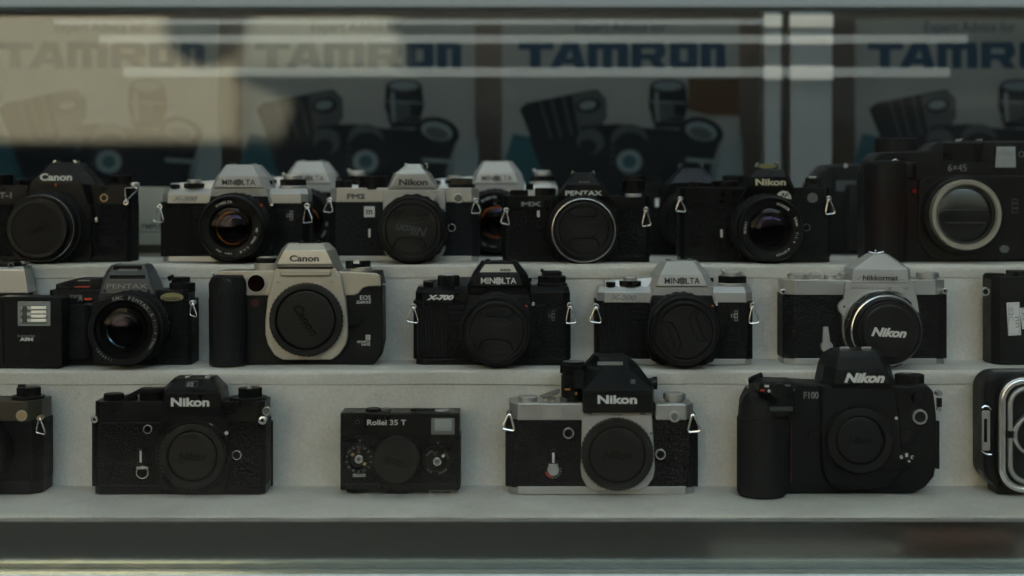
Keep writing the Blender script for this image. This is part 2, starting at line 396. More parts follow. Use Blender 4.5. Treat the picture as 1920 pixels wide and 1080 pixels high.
def minolta_word(c, px, py, w, h, y, m, parent):
    u = w/68.0
    c.text('MIN', px-20*u, py, 27*u, h, y, m, .012, parent=parent)
    c.text('LTA', px+20.5*u, py, 27*u, h, y, m, .012, parent=parent)
    k = MB(); X, Z = c.X(px, y), c.Z(py, y); R = c.R(h*.60, y)
    n = 5
    for i in range(n):
        z0 = -R+2*R*i/n; z1 = z0+2*R/n*.72; pts = []
        for t in range(7): z = z0+(z1-z0)*t/6; pts.append((X+math.sqrt(max(0, R*R-z*z)), Z+z))
        for t in range(6, -1, -1): z = z0+(z1-z0)*t/6; pts.append((X-math.sqrt(max(0, R*R-z*z)), Z+z))
        q = []
        for p in pts:
            if not q or (abs(p[0]-q[-1][0])+abs(p[1]-q[-1][1])) > .01: q.append(p)
        if len(q) > 2: k.plate(q, y-.15, y+.1, m, 0)
    k.build('emblem', parent, wn=False)

G3, G2, G1 = 'cameras on the top shelf step', 'cameras on the middle shelf step', 'cameras on the front shelf step'
DT, DM, DF = 1381.0, 1300.0, 1227.0
ZT, ZM, ZF = EYE-68.1, EYE-151.8, 0.0

# ---------- the rounded-corner plastic SLR with a tapered finder (built four times in different finish)
def slr_ridged(name, label, px, D, zt, top, model, letter, word, black=False, lens='cap', capang=0, badge=WHT, sz=1.0, far=False, group=None, face=SIM):
    c = C(name, label, 'camera', 1262.5, 682, 1300.0, px=px, zt=zt, pD=D, group=group, sz=sz)
    bt = BLK if black else SIL
    c.slab('body', 1113, 1413, 562, 672, 0, 33, LEA, 5, 5)
    c.slab('bottom_plate', 1118, 1411, 671, 682, -.4, 33, BLK if black else SIL, 6, 5, .5)
    tp = MB()
    def lv(py, x0, x1, y0): return [(a, b, c.Z(py, 0)) for a, b in c.plan(x0, x1, y0, 32, 6, 5)]
    tp.solid([lv(565, 1117, 1412, -.6), lv(546.5, 1117, 1412, -.6), lv(545.5, 1117.5, 1411.5, -.2), lv(536, 1121, 1408, 2.2)], bt, .35, 2, 8)
    t = tp.build('top_plate', c.root)
    if not far:
        c.text(model, 1168, 556, 51, 10, -.75, letter[1], 0, .05, .3, thick=.3, parent=t)
    # grip with ridges, slots
    g = MB()
    for x in range(0, 11):
        a = 1124+x*5.0; g.box(c.X(a, -1), c.X(a+3.4, -1), -1.2, 1, c.Z(668, -1), c.Z(575, -1), RUB, .3, 1)
    g.build('ridged_grip', c.root)
    s = MB()
    for q in (572, 582, 592, 602): s.box(c.X(1184, -.8), c.X(1214, -.8), -.9, 1, c.Z(q+6, -.8), c.Z(q, -.8), PLA, .3, 1)
    s.build('slotted_panel', c.root)
    # prism
    t2 = c.tower('prism_housing', [(566, 1214, 1342, -3, 1212, 1345, 5, 30), (551, 1222, 1335, -4, 1214, 1343, 5, 30), (536.5, 1226, 1331, -4.4, 1215, 1341, 6, 30), (535.5, 1229.5, 1327.5, -4.6, 1216, 1339, 6, 30),
        (534, 1231, 1325.5, -7, 1218, 1337, 6, 30), (513, 1238, 1317, -6, 1226, 1329, 7, 30), (511, 1239, 1316, -5.6, 1227, 1327, 8, 30), (488, 1250, 1300, 2, 1243, 1308, 10, 28)], bt if black else SIM, .35)
    k = MB(); zA, zB = c.Z(532.5, -7), c.Z(515, -6.2)
    minolta_word(c, 1279, 524.5, 67, 11.5, -6.9, word, t2)
    if black:
        k = MB(); y = -3.3
        k.solid([[(c.X(1243, -5.4), -5.4, c.Z(508.5, -5.4)), (c.X(1313, -5.4), -5.4, c.Z(508.5, -5.4)), (c.X(1304, 0), .0, c.Z(493.5, 0)), (c.X(1252, 0), .0, c.Z(493.5, 0))],
                 [(c.X(1243, -5.4), -4.4, c.Z(508.5, -5.4)), (c.X(1313, -5.4), -4.4, c.Z(508.5, -5.4)), (c.X(1304, 0), 1.0, c.Z(493.5, 0)), (c.X(1252, 0), 1.0, c.Z(493.5, 0))]], CHA, .1, 1)
        pl = k.build('name_plate', t2)
        for i in range(6): c.bar('plate_slot', 1283+i*3.4, 504.5, 2, 5, -4.3, DGR, pl, .05, th=.5)
    c.shoe(1251, 1300, 484.5, 488, 9, m=MTB if black else GRY, w=8)
    if not far:
        for q in (1235, 1321): c.screw(q, 544, -4.2, 3, SIM if not black else BLK)
    # mount shroud
    pts = [(1222, 552), (1336, 552), (1346, 600), (1350, 640), (1338, 676), (1320, 683), (1240, 683), (1222, 674), (1211, 640), (1214, 600)]
    c.plate('mount_housing', pts, -6, 1, PLA, 1.2, 3)
    # knobs
    m = BLK if black else SIL
    c.dial('rewind_base', 1345, 1402, 528, 537, m, 16, .0)
    c.dial('rewind_collar', 1347, 1399, 515, 528, BLK, 16, .5)
    rk = c.dial('rewind_knob', 1354, 1392, 507, 516, m, 16, .0, cap=.3)
    MB().box(c.X(1352, 15), c.X(1388, 15), 12.5, 15.5, c.Z(507, 15), c.Z(505.2, 15), m, .2).build('crank', rk)
    MB().ball((c.X(1355, 15), 14, c.Z(505, 15)), 1.6, m).build('crank_tip', rk)
    ls = MB(); zt0 = c.Z(537, 12)-1
    ls.solid([[(c.X(1134, 6), 6, zt0), (c.X(1232, 6), 6, zt0), (c.X(1232, 6), 24, zt0), (c.X(1134, 6), 24, zt0)],
              [(c.X(1134, 6), 8, c.Z(524, 12)), (c.X(1232, 6), 8, c.Z(517, 12)), (c.X(1232, 6), 24, c.Z(517, 12)), (c.X(1134, 6), 24, c.Z(524, 12))]], m, .8, 3)
    ls.build('shutter_deck', c.root)
    c.dial('shutter_button', 1136, 1154, 526, 534, BLK, 5, .2)
    d = c.dial('speed_dial', 1161, 1202, 524 if not black else 514, 531, BLK, 8, .5)
    c.dial('dial_top', 1168, 1195, 517 if not black else 512, 526, m if not black else SIL, 8, .0, parent=d)
    c.bar('selector', 1331, 523, 14, 8, 8, BLK, bev=.3, th=2)
    # lens
    if lens == 'cap':
        prof = [(-2, 29.5, MTB), (-6, 30, MTB), (-6, 31.2, MTB, .8, 28), (-11, 31.2, MTB, .8, 28), (-11.5, 30.3, MTB), (-19, 30, MTB), (-19.5, 31.2, RUB, .5, 60), (-30, 31.2, RUB, .5, 60), (-30.5, 29.6, MTB), (-38.5, 28.3, MTB), (-39, 27.6, MTB), (-38, 20, MTB)]
        lo = barrel(c, 1285, 620, -39, prof)
        cp = pinch_cap(c, 1285.5, 620.5, -41.5, 57.5, capang)
        k = MB()
        for i, a in enumerate(range(-40, 45, 8)):
            if i % 3 == 1: continue
            A = math.radians(a); X, Z = c.X(1285, -39), c.Z(620, -39); r = 30.9
            p = (X+r*math.sin(A), -8.6, Z+r*math.cos(A)); k.ball(p, .38, MGR, seg=6)
        k.build('scale_marks', lo)
    else:
        lo = lens50(c, 1284, 620, -40, 31.0, [('MINOLTA', -16, 5.2, False), ('MD', 95, 4.4, False), ('50mm', 118, 4.4, False), ('1:1.4', 148, 4.4, False), ('japan', 185, 3.2, False), ('49mm', 208, 3.2, False)], (EPUR, EORG))
    X, Z = c.X(1285, -39), c.Z(620, -39)
    MB().ball((X+23.5, -20.5+(-3), Z+20.5), .01, RED)
    MB().ball((X+24.2, -24, Z+19.5), 1.5, RED, seg=12).build('index_dot', lo)
    c.disc('release_button', 1343.5, 568, 3.4, 0, -5, CHR)
    if not far:
        bd = c.bar('badge_plate', 1378, 590, 21, 25, -.2, PLA, bev=.3, th=.5)
        k = MB()
        for ux, uz in ((-3.2, 0), (3.2, -6.6), (3.2, 0), (3.2, 6.6)):
            X, Z = c.X(1377+ux, -.8), c.Z(590+uz, -.8); r = 1.15
            k.tube([(X-r, -.8, Z-r), (X+r, -.8, Z-r), (X+r, -.8, Z+r), (X-r, -.8, Z+r)], .22, badge, closed=True, seg=5)
        k.build('badge_mark', bd)
    c.lug(1118, 573, 1103, 1130, 607, 3, r=7); c.lug(1411, 571, 1402, 1426, 606, -2, r=7)
    return c

slr_ridged('film_camera', 'silver topped camera with a sideways pinch cap, second camera right of the champagne one', 1262.5, DM, ZM, SIL, 'X-300', (None, MGR), DGR, False, 'cap', 70, group=G2)
slr_ridged('film_camera', 'all black camera with pale plate on its finder and capped lens, middle step', 920, DM, ZM, BLK, 'X-700', (None, WHT), WHT, True, 'cap', 3, badge=MGR, group=G2)
slr_ridged('film_camera', 'silver topped camera with bare glass lens glowing orange, top step', 436, DT, ZT, SIL, 'X-300', (None, MGR), DGR, False, 'open', group=G3)
slr_ridged('film_camera', 'half hidden silver camera behind, left of the silver capped camera on the top step', 568, 1520, ZT, SIL, '', (None, MGR), DGR, False, 'open', sz=1.06, far=True, group=G3)
slr_ridged('film_camera', 'half hidden silver camera behind, right of the silver capped camera on the top step', 919, 1520, ZT, SIL, '', (None, MGR), DGR, False, 'open', sz=1.06, far=True, group=G3)

def nik(c, px, py, w, h, y, m, parent=None, it=0):
    return c.text('Nikon', px, py, w, h, y, m, .035, 0, it, parent=parent)

# ---------- T1 black SLR, far left of top step
c = C('film_camera', 'black film camera with white wordmark and capped lens, leftmost on the top step', 'camera', 115, 486, DT, zt=ZT, group=G3)
c.slab('body', -31, 261, 378, 486, 0, 34, LEA, 3, 4)
tp = c.slab('top_plate', -31, 260, 342, 379, -.6, 33, BLK, 3, 4)
c.slab('bottom_plate', -30, 260, 475, 486, -.5, 34, BLK, 3, 4)
pr = c.tower('prism_housing', [(379, 50, 165, -6, 44, 182, 4, 30), (340, 57, 154, -6, 50, 180, 4, 30), (333, 60, 150, -5.5, 52, 176, 5, 30), (300, 97, 121, 0, 92, 148, 6, 30)], BLK)
c.text('Canon', 105, 327, 60, 14, -5.6, WHT, .03, parent=pr, tilt=-10, thick=.5)
c.text('AT-1', 4, 361, 36, 11, -.8, MGR, 0, .04, thick=.3, parent=tp)
c.shoe(100, 142, 296, 303, 8); c.bar('red_index', 104, 342, 3, 5, -6.2, RED)
c.dial('rewind_knob', 206, 245, 324, 343, BLK, 14); c.dial('film_counter', 30, 55, 330, 343, BLK, 14); c.dial('speed_dial', -20, 25, 322, 343, BLK, 12)
c.dial('release_knob', 243, 262, 337, 343, CHR, 14, .0)
c.ring('flash_socket', 194.5, 366, 7.5, 2.2, 0, -1.6, BRS); c.lug(236, 375, 232, 262, 350, 0, r=6)
c.bar('lock_lever', 180, 407, 5, 9, -1, CHR); c.bar('lock_base', 203, 448, 30, 22, -.2, PLA)
c.plate('mount_housing', rrect(25, 172, 372, 487, 14), -5, 1, BLK, 1, 2)
X0 = 68
prof = [(-2, 32, MTB), (-5, 32, MTB), (-5, 34, CHR), (-6.2, 34, MTB), (-6.2, 32.6, MTB), (-18, 32.2, MTB), (-18, 33, RUB, .5, 60), (-26, 33, RUB, .5, 60), (-27, 31, MTB), (-36, 29.6, CHR), (-37.4, 29.2, MTB), (-38, 28, MTB), (-37, 18, MTB)]
lo = barrel(c, 75, 423, -38, prof)
cp = MB().lathe('y', (c.X(69, -44), 0, c.Z(424, -44)), [(-37, 26.5, CAP), (-43.4, 26.2, CAP), (-44, 25.5, CAP), (-44, 22.4, MTB), (-42.6, 22, MTB), (-42.6, .1, MTB)], CAP, 72).build('lens_cap', c.root)
c.text('Canon', 70, 424, 40, 11, -42.7, DIM, .02, rot=-25, parent=cp)
k = MB()
for i in range(14):
    A = math.radians(38+i*7); k.ball((c.X(75, -38)+32.5*math.sin(A), -12+(i % 3)*.6, c.Z(423, -38)+32.5*math.cos(A)), .4, ORG if i % 5 == 0 else MGR, seg=6)
k.build('scale_marks', lo)

# ---------- flat-fronted metal SLR family
def metal_slr(c, x0, x1, ytop, yl, yb0, yb, top, lea, ch=5, depth=34, back=2):
    c.slab('body', x0, x1, yl-1, yb0+1, 0, depth, lea, ch, 5)
    t = c.slab('top_plate', x0+2, x1-2, ytop, yl, -.5, depth-1, top, ch, 5, .7)
    b = c.slab('bottom_plate', x0+2, x1-2, yb0, yb, -.5, depth-1, top, ch, 5, .5)
    return t, b

# T3 silver SLR
c = C('film_camera', 'silver film camera with upside down lettering on its cap, top step', 'camera', 759, 490, DT, zt=ZT, group=G3)
tp, bp = metal_slr(c, 617, 900, 351, 378, 479, 490, SIL, LEB, 6)
c.text('FM2', 667.5, 367, 34, 10, -.8, DGR, .0, .04, thick=.3, parent=tp)
pr = c.tower('prism_housing', [(359, 727, 821, -4, 724, 825, 6, 30), (350.5, 729, 818, -5, 726, 822, 6, 30), (324, 742, 800, -5, 738, 806, 8, 30), (317, 752, 793, -1, 750, 797, 9, 28), (306.5, 765, 788, 3, 762, 790, 10, 26)], SIL)
c.plate('name_plate', [(733, 349.5), (814, 349.5), (796, 326), (748, 326)], -6.2, -3, SIM, .5, 2, pr)
nik(c, 775, 340.5, 54, 12, -6.3, DGR, pr)
c.shoe(758, 801, 305, 313, 6)
c.plate('mount_plate', rrect(718, 835, 355, 487, 10, rs=(6, 6, 26, 26)), -5.5, 1, SIM, 1, 3)
prof = [(-5, 30.5, SIL), (-7, 31, MTB), (-7.2, 32, MTB, 1, 20), (-13, 32, MTB, 1, 20), (-13.5, 30.5, MTB), (-19, 30.2, MTB), (-19.5, 31.2, RUB, .5, 60), (-31, 31.2, RUB, .5, 60), (-31.5, 29.4, MTB), (-38, 28.5, MTB), (-38.5, 27.5, MTB), (-37, 18, MTB)]
barrel(c, 772, 430, -38, prof)
pinch_cap(c, 771, 430.5, -41, 56, 4, 'Nikon', rot=188, tm=GRP)
c.bar('rabbit_ears', 806, 366, 22, 11, -10, SIL, rot=25, th=1.5)
bd = c.bar('badge_plate', 692.5, 396, 20, 20, -.3, PAP); c.text('m', 692.5, 397, 12, 9, -1.0, DGR, .03, parent=bd)
c.bar('self_timer_lever', 692.5, 436, 4, 16, -1.5, WHT); c.disc('self_timer_pivot', 697, 458, 8, 0, -2, LEB)
c.disc('flash_socket', 859, 371, 9, 0, -2, GRY, CHR); c.ring('preview_button', 847, 426, 7.5, 2, 0, -2.5, CHR)
c.lug(618, 374, 604, 626, 400, 1, r=6); c.lug(892, 375, 881, 904, 401, -1, r=6)
c.dial('shutter_button', 629, 660, 337, 352, BLK, 10); c.dial('speed_dial', 672, 727, 329, 352, BLK, 12); c.dial('rewind_knob', 845, 886, 333, 346, OLV, 14); c.dial('rewind_base', 840, 891, 344, 352, BLK, 14, .0)
c.bar('advance_lever', 668, 342, 40, 7, 6, BLK, th=2)

# T4 small black SLR
c = C('film_camera', 'small all black camera with thin chrome ring round its lens cap, top step', 'camera', 1081, 490, DT, zt=ZT, group=G3)
tp, bp = metal_slr(c, 940, 1221, 366, 392, 479, 490, BLK, LEA, 4)
c.text('MX', 996.5, 381.5, 38, 8.5, -.8, MGR, 0, .05, thick=.3, parent=tp)
pr = c.tower('prism_housing', [(393, 1037, 1150, -3, 1035, 1153, 6, 30), (371, 1045, 1144, -5, 1040, 1148, 6, 30), (369, 1047, 1142, -6, 1042, 1146, 6, 30), (345, 1063, 1124, -5.5, 1058, 1130, 8, 30), (343, 1064, 1123, -4, 1060, 1128, 8, 30), (323, 1080, 1109, 3, 1076, 1112, 10, 28)], BLK)
c.text('PENTAX', 1094.5, 361, 69, 9, -6.1, WHT, .025, parent=pr)
c.text('ASAHI', 1095, 340, 20, 4, -3.6, MGR, 0, parent=pr)
c.shoe(1072, 1115, 319.5, 326, 6)
c.plate('mount_plate', rrect(1032, 1156, 371, 489, 14), -4, 1, BLK, 1, 2)
prof = [(-3, 30.5, MTB), (-6, 31, MTB), (-6.2, 32, MTB, 1, 24), (-12, 32, MTB, 1, 24), (-12.5, 30.5, MTB), (-19.5, 31.2, RUB, .5, 60), (-30, 31.2, RUB, .5, 60), (-31.5, 29.0, MTB), (-36, 28.4, CHR), (-37, 28.1, CHR), (-37.3, 27.5, MTB), (-36, 18, MTB)]
lo = barrel(c, 1094.5, 431, -37, prof)
pinch_cap(c, 1094.5, 431, -39, 53, 0, oval=True)
c.bar('orange_index', 1049, 385, 3.5, 10, -8, ORG, rot=40)
c.bar('self_timer_lever', 1009.5, 400, 5, 12, -1.5, WHT); c.disc('self_timer_pivot', 1013, 420, 9, 0, -2, BLK)
c.lug(949, 393, 937, 957, 424, 5, r=6); c.lug(1211, 392, 1202, 1222, 424, -3, r=6)
c.dial('shutter_button', 957, 990, 355, 367, BLK, 10); c.dial('speed_dial', 1003, 1042, 351, 367, BLK, 12); c.bar('advance_lever', 993, 349, 14, 12, 8, BLK, th=2)
c.dial('rewind_base', 1160, 1214, 361, 367, BLK, 14, .0); c.dial('rewind_ring', 1172, 1203, 362.5, 366, SIL, 2, 0); c.dial('rewind_knob', 1165, 1209, 336, 360, BLK, 14)
c.disc('preview_button', 1166, 425, 6, 0, -2, BLK); c.disc('lens_release', 1168, 441, 7, 0, -2.5, BLK)

# T5 black SLR with glass lens
c = C('film_camera', 'black film camera with yellow sticker on its hot shoe and glass lens', 'camera', 1414, 492.5, DT, zt=ZT, group=G3)
tp, bp = metal_slr(c, 1267, 1560, 353, 383, 482, 492.5, BLK, LEA, 4)
pr = c.tower('prism_housing', [(384, 1392, 1494, -3, 1390, 1498, 6, 30), (361, 1396, 1490, -5, 1393, 1494, 6, 30), (354, 1400, 1486, -6, 1396, 1490, 6, 30), (333, 1407, 1474, -6, 1402, 1480, 8, 30), (319, 1420, 1466, 0, 1416, 1468, 10, 28)], BLK)
nik(c, 1445, 343, 57, 12.5, -6.1, mat('cream_print', (.58,.54,.38), .5), pr)
c.shoe(1418, 1461, 307, 316, 6)
c.plate('sticker', [(1439+18*math.cos(t*.2617), 313+4.5*math.sin(t*.2617)) for t in range(24)], 2, 3, YEL, .1, 1, pr)
c.plate('mount_plate', rrect(1388, 1498, 362, 489, 14), -4.5, 1, BLK, 1, 2)
lo = lens50(c, 1446, 432, -40, 31.5, [('NIKKOR', 28, 4.8, False), ('50mm', 72, 4.6, False), ('1:1.4', 108, 4.6, False), ('4187429', 152, 4.4, False), ('Nikon', -85, 5, False)], (EBLU, EPUR), rim=MTB)
k = c.plate('round_badge', [(1456, 371), (1460, 363), (1468, 359), (1477, 361), (1483, 368), (1484, 375)], -6.5, -4, WHT, .2, 1)
c.text('AP', 1471, 367, 15, 8, -6.7, DGR, .03, parent=k, rot=10)
c.disc('flash_socket', 1524, 372.5, 9.5, 0, -2, GRY, GRY); c.ring('preview_button', 1513, 428, 7, 1.5, 0, -2, GRY)
c.bar('self_timer_lever', 1353, 439, 4, 15, -1.5, WHT); c.disc('self_timer_pivot', 1353, 461, 11, 0, -1.5, LEA)
c.lug(1276, 375, 1265, 1288, 402, 2, r=6); c.lug(1554, 374, 1546, 1568, 404, -3, r=6)
c.dial('shutter_button', 1288, 1312, 342, 354, BLK, 10); c.dial('speed_dial', 1335, 1385, 340, 354, BLK, 12); c.dial('rewind_knob', 1510, 1538, 334, 349, BLK, 14); c.dial('rewind_base', 1505, 1545, 348, 354, BLK, 14, 0)
c.bar('rewind_crank', 1524, 334, 14, 4, 8, CHR, th=1.5)

# T6 large ringed camera
c = C('film_camera', 'big black camera with wide silver lens ring, right end of the top step', 'camera', 1800, 493, DT, zt=ZT, group=G3)
c.plate('body', [(1628, 493), (1626, 330), (1636, 300), (1650, 287), (1720, 284), (1741, 283), (1752, 272), (1764, 267), (1990, 265), (2000, 275), (2000, 493)], 0, 44, PLA, 2.5, 3)
c.plate('front_panel', [(1722, 340), (1736, 333), (1756, 331), (1990, 331), (1990, 490), (1756, 490), (1732, 470), (1722, 440)], -4, 1, PLA, 2, 3)
MB().lathe('z', (c.X(1662, -8), -3, 0), [(c.Z(492, -8), 19, PLA), (c.Z(312, -8), 19.5, PLA), (c.Z(304, -8), 17, PLA), (c.Z(303, -8), 12, PLA)], PLA, 48).build('grip', c.root)
c.slab('grip_cap', 1618, 1724, 306, 335, -12, 20, PLA, 6, 8, 2.5)
k = c.disc('shutter_button', 1679, 307, 7, -11, -14, CHR)
c.plate('flash_window', rrect(1767, 1844, 270, 303, 3), -.6, 1, BLK, .5, 2)
c.text('6×45', 1795, 316.5, 35, 13, -.4, MGR, 0, thick=.3)
wn = c.plate('viewfinder_frame', [(1862, 319), (1866, 274), (1908, 274), (1908, 319)], -1, 1, BLK, .6, 2)
c.plate('viewfinder_window', [(1866, 316), (1869, 277), (1904, 277), (1905, 316)], -1.5, 0, WIN, .2, 1, wn)
c.ring('sensor_window', 1916, 291, 6, 2, 0, -1.2, GRY)
X, Z = c.X(1813, -24), c.Z(405, -24)
lo = MB().lathe('y', (X, 0, Z), [(-3, 36, PLA), (-14, 35, PLA), (-16, 33, PLA), (-16, 31.5, CHA), (-23, 31.5, CHA), (-24, 30.8, CHA), (-24, 27.5, CHA), (-21.5, 26.2, MTB), (-19, 25.5, GRY), (-19.5, 24.4, MTB), (-17, 23.5, MTB)], PLA, 96).build('lens', c.root)
MB().lathe('y', (X, 0, Z), [(-17, 24, EGRY), (-18.4, 18, EGRY), (-19.2, 10, EGRY), (-19.4, .1, EGRY)], MAT_G if False else mat('silvered_shutter_glass', (.42,.45,.40), .4, .1), 64).build('front_element', lo)
for (yy, w_) in ((396, 82), (420, 76)):
    MB().box(X-w_*.24, X+w_*.24, -20.3, -19, c.Z(yy, -20), c.Z(yy, -20)+.5, GRY, .1, 1).build('shutter_blade', lo)
c.disc('indicator_lamp', 1715, 360, 5.5, 0, -2, mat('ruby_lamp', (.25,.01,.01), .15, coat=1), PLA)
c.plate('side_button', [(1884+9*math.cos(t*.3927), 469+7*math.sin(t*.3927)) for t in range(16)], -5.5, -3, GRY, .5, 2)
k = MB()
for i, yy in enumerate((379, 388, 397)):
    X, Z = c.X(1903, -4.3), c.Z(yy, -4.3); k.tube([(X-2.6, -4.3, Z-1.6), (X+2.6, -4.3, Z-1.6), (X+2.6, -4.3, Z+1.6), (X-2.6, -4.3, Z+1.6)], .2, MGR, closed=True, seg=5)
k.build('mode_marks', c.root)
c.shoe(1801, 1843, 262, 267, 8); c.bar('strap_post', 1688, 276, 12, 22, 14, GRY, rot=20, th=2); c.dial('mode_dial', 1640, 1720, 262, 287, PLA, 22)

# second rank black cameras
c = C('film_camera', 'black camera in shadow half hidden behind the one with yellow hot shoe sticker', 'camera', 1290, 480, 1520, zt=ZT, group=G3)
tp, bp = metal_slr(c, 1162, 1432, 346, 374, 468, 481, BLK, LEA, 4)
c.tower('prism_housing', [(375, 1245, 1350, -3, 1243, 1352, 6, 30), (345, 1256, 1340, -5, 1252, 1344, 6, 30), (318, 1278, 1316, 0, 1276, 1318, 10, 28)], BLK)
c.shoe(1275, 1318, 309, 318, 6, GRY); c.dial('speed_dial', 1168, 1212, 331, 347, BLK, 12); c.dial('dial_ring', 1173, 1206, 349, 351, SIL, 1, 0); c.dial('shutter_button', 1222, 1240, 335, 347, BLK, 12)
c.dial('rewind_knob', 1355, 1395, 330, 347, BLK, 12); c.bar('lever_tip', 1232, 382, 7, 16, -2, WHT)
lens50(c, 1299, 415, -36, 30, [], (EBLU, EBLU))
c = C('film_camera', 'dark camera with sloping shoulder, in shadow left of the big silver ringed camera', 'camera', 1585, 474, 1530, zt=ZT, group=G3)
c.plate('body', [(1520, 474), (1520, 345), (1536, 322), (1552, 305), (1620, 303), (1660, 303), (1660, 474)], 0, 50, PLA, 3, 3)
c.bar('front_panel', 1598, 345, 60, 20, -1, GRP, th=1); c.disc('strap_post', 1586, 307, 4, 0, -3, CHR); c.plate('grip', rrect(1590, 1622, 340, 470, 8), -14, 1, RUB, 3, 3)

# box behind the first cameras
c = C('carton', 'pale cardboard carton with dark lettering behind the leftmost top step camera', 'box', 262, 476, 1490, zt=ZT)
o = c.slab('carton_body', 214, 330, 346, 476, 0, 55, LBX, 0, bev=.4)
c.text('OLYMPUS', 276, 420, 60, 10, -.1, DGR, .02, parent=o); c.bar('printed_line', 272, 430, 100, 1.5, 0, DGR, o, .01, th=.15); c.bar('printed_band', 272, 462, 110, 16, 0, OLV, o, .01, th=.15)

# ================================================================= middle step
# flash
c = C('flash_unit', 'small black electronic flash with pale window, left end of the middle step', 'flash', 55, 693, DM-28, zt=ZM, group=G2)
c.plate('body', rrect(-6, 116, 558, 693, 7), 0, 24, PLA, 1.2, 3)
fr = c.plate('window_frame', rrect(33, 94, 567, 613, 2), -1.6, 1, MATS['pale_card'] if False else mat('grey_bezel', (.20,.22,.21), .4), .4, 2)
rf = c.plate('reflector', rrect(39, 88, 573, 609, 1), -2, 0, MIR, .2, 1, fr)
k = MB()
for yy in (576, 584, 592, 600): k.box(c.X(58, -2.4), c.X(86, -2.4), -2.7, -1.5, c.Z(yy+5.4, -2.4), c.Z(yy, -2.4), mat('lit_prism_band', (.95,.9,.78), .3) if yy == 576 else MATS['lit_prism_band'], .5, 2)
k.build('prism_bars', rf)
c.bar('dark_cell', 46, 591, 9, 30, -2, GRP, rf, .1, th=.3)
c.text('Electronic Flash', 49, 631.5, 33, 4.5, -.2, MGR, .0, thick=.3); c.text('A9M', 49.5, 638, 25, 7, -.2, WHT, .05, thick=.3)
c.bar('indicator', 17, 557.5, 12, 3, 4, CHA); c.bar('side_seam', 6, 625, .8, 120, -.1, BLV, bev=0, th=.15)
c.bar('side_clip', 112, 606, 8, 26, 2, RUB, th=2.2)
# silver camera behind the flash
c = C('film_camera', 'silver finder camera cut off by the left edge, behind the small flash', 'camera', 0, 681, DM+12, zt=ZM, group=G2)
c.slab('body', -90, 40, 556, 680, 0, 26, LEA, 3); c.slab('top_plate', -92, 62, 550, 557, -1, 26, BLK, 3)
c.tower('prism_housing', [(550, -60, 53, -4, -62, 56, 4, 24), (506, -50, 46, -4, -52, 48, 4, 24), (500, -48, 44, -2, -50, 45, 4, 24)], SIL, 1)
c.slab('shoe_block', -40, 50, 492, 506, -2, 20, BLK, 4, bev=1); c.shoe(-8, 44, 490, 495, 2); c.ring('shoe_ring', 20, 498, 6, 2, -1, -3, GRY)

# M1 charcoal-finder SLR
c = C('film_camera', 'black camera with charcoal finder, yellow oval sticker and glass lens beside the flash', 'camera', 231, 678, DM, zt=ZM, group=G2)
c.slab('body', 90, 373, 557, 678, 0, 32, LEA, 3); tp = c.slab('top_plate', 90, 366, 538, 558, -.6, 32, PLA, 4, 4, 1)
c.slab('bottom_plate', 92, 371, 667, 678, -.5, 32, PLA, 3)
c.slab('grip', 96, 170, 566, 668, -6, 1, RUB, 3, bev=1.5)
pr = c.tower('prism_housing', [(560, 184, 294, -3, 180, 300, 6, 28), (544, 189, 289, -7, 184, 298, 6, 28), (519, 198, 279, -6, 192, 290, 8, 28), (503, 206, 276, -2, 200, 283, 9, 28), (491, 214, 272, 3, 209, 277, 10, 26)], GRP, .6)
c.text('PENTAX', 238, 530.5, 75, 8.5, -6.8, MGR, .0, parent=pr)
c.bar('flash_slot', 238.5, 513, 67, 7, -4.3, BLK, pr, th=1.2); c.bar('finder_plate', 239.5, 501, 35, 5, -1.2, GRY, pr, th=.6); c.bar('finder_block', 239, 499, 54, 14, 0, BLK, pr, th=.6)
c.screw(196, 539, -7, 3, BLK); c.screw(279, 539, -7, 3, BLK); c.shoe(214, 272, 489, 493, 5, GRY)
c.plate('shutter_hood', [(104, 539), (104, 527), (120, 522), (145, 516), (192, 516), (194, 539)], 4, 26, PLA, 1.5, 3)
c.bar('orange_line', 154, 532, 28, 2, 3.8, RED); c.bar('dial_marks', 157, 520, 22, 2.4, 3.8, MGR)
c.text('program', 131, 551, 38, 8, -.9, MGR, .0, 0, .5, parent=tp, thick=.3); c.text('A', 150, 553, 9, 12, -.9, MGR, .0, .05, .3, parent=tp, thick=.3)
c.bar('red_switch', 165, 555, 14, 4, -1, RED); c.text('▲SELF', 166, 565, 15, 5, -.9, MGR, 0, thick=.3) if False else c.text('A SELF', 166, 565, 15, 5, -.9, MGR, 0, thick=.3)
st = c.plate('sticker', [(322+22*math.cos(t*.2617), 552+(9 if math.sin(t*.2617) < 0 else 7)*math.sin(t*.2617)) for t in range(24)], -1.2, 0, YEL, .1, 1)
c.text('PASSED', 322, 554, 32, 5.5, -1.4, OLV, .02, parent=st)
c.plate('mount_housing', rrect(172, 300, 556, 679, 14), -5, 1, PLA, 1, 2)
lo = lens50(c, 231, 613, -40, 31.5, [], (EORG, EBLU), ring=BLV)
c.arc('SMC PENTAX-A', 231, 613, 61, 22, 7.5, -41, MGR, parent=lo, step=7.2)
k = MB().lathe('y', (c.X(231, -40), 0, c.Z(613, -40)), [(-34, 29.6, MTB), (-40.6, 29.2, MTB), (-40.8, 28.8, MTB), (-40.6, 24.6, MTB), (-39.4, 24.2, BLV), (-35, 21, BLV)], MTB, 96, (0, 0)).build('name_ring', lo)
c.arc('1:1.4 50mm', 231, 613, 61, 98, 6.2, -41, MGR, parent=lo, step=5.6); c.arc('1189081', 231, 613, 61, 218, 4.8, -41, MGR, parent=lo, step=5.4)
c.disc('lens_release', 307, 588, 6, 0, -4, CHR)
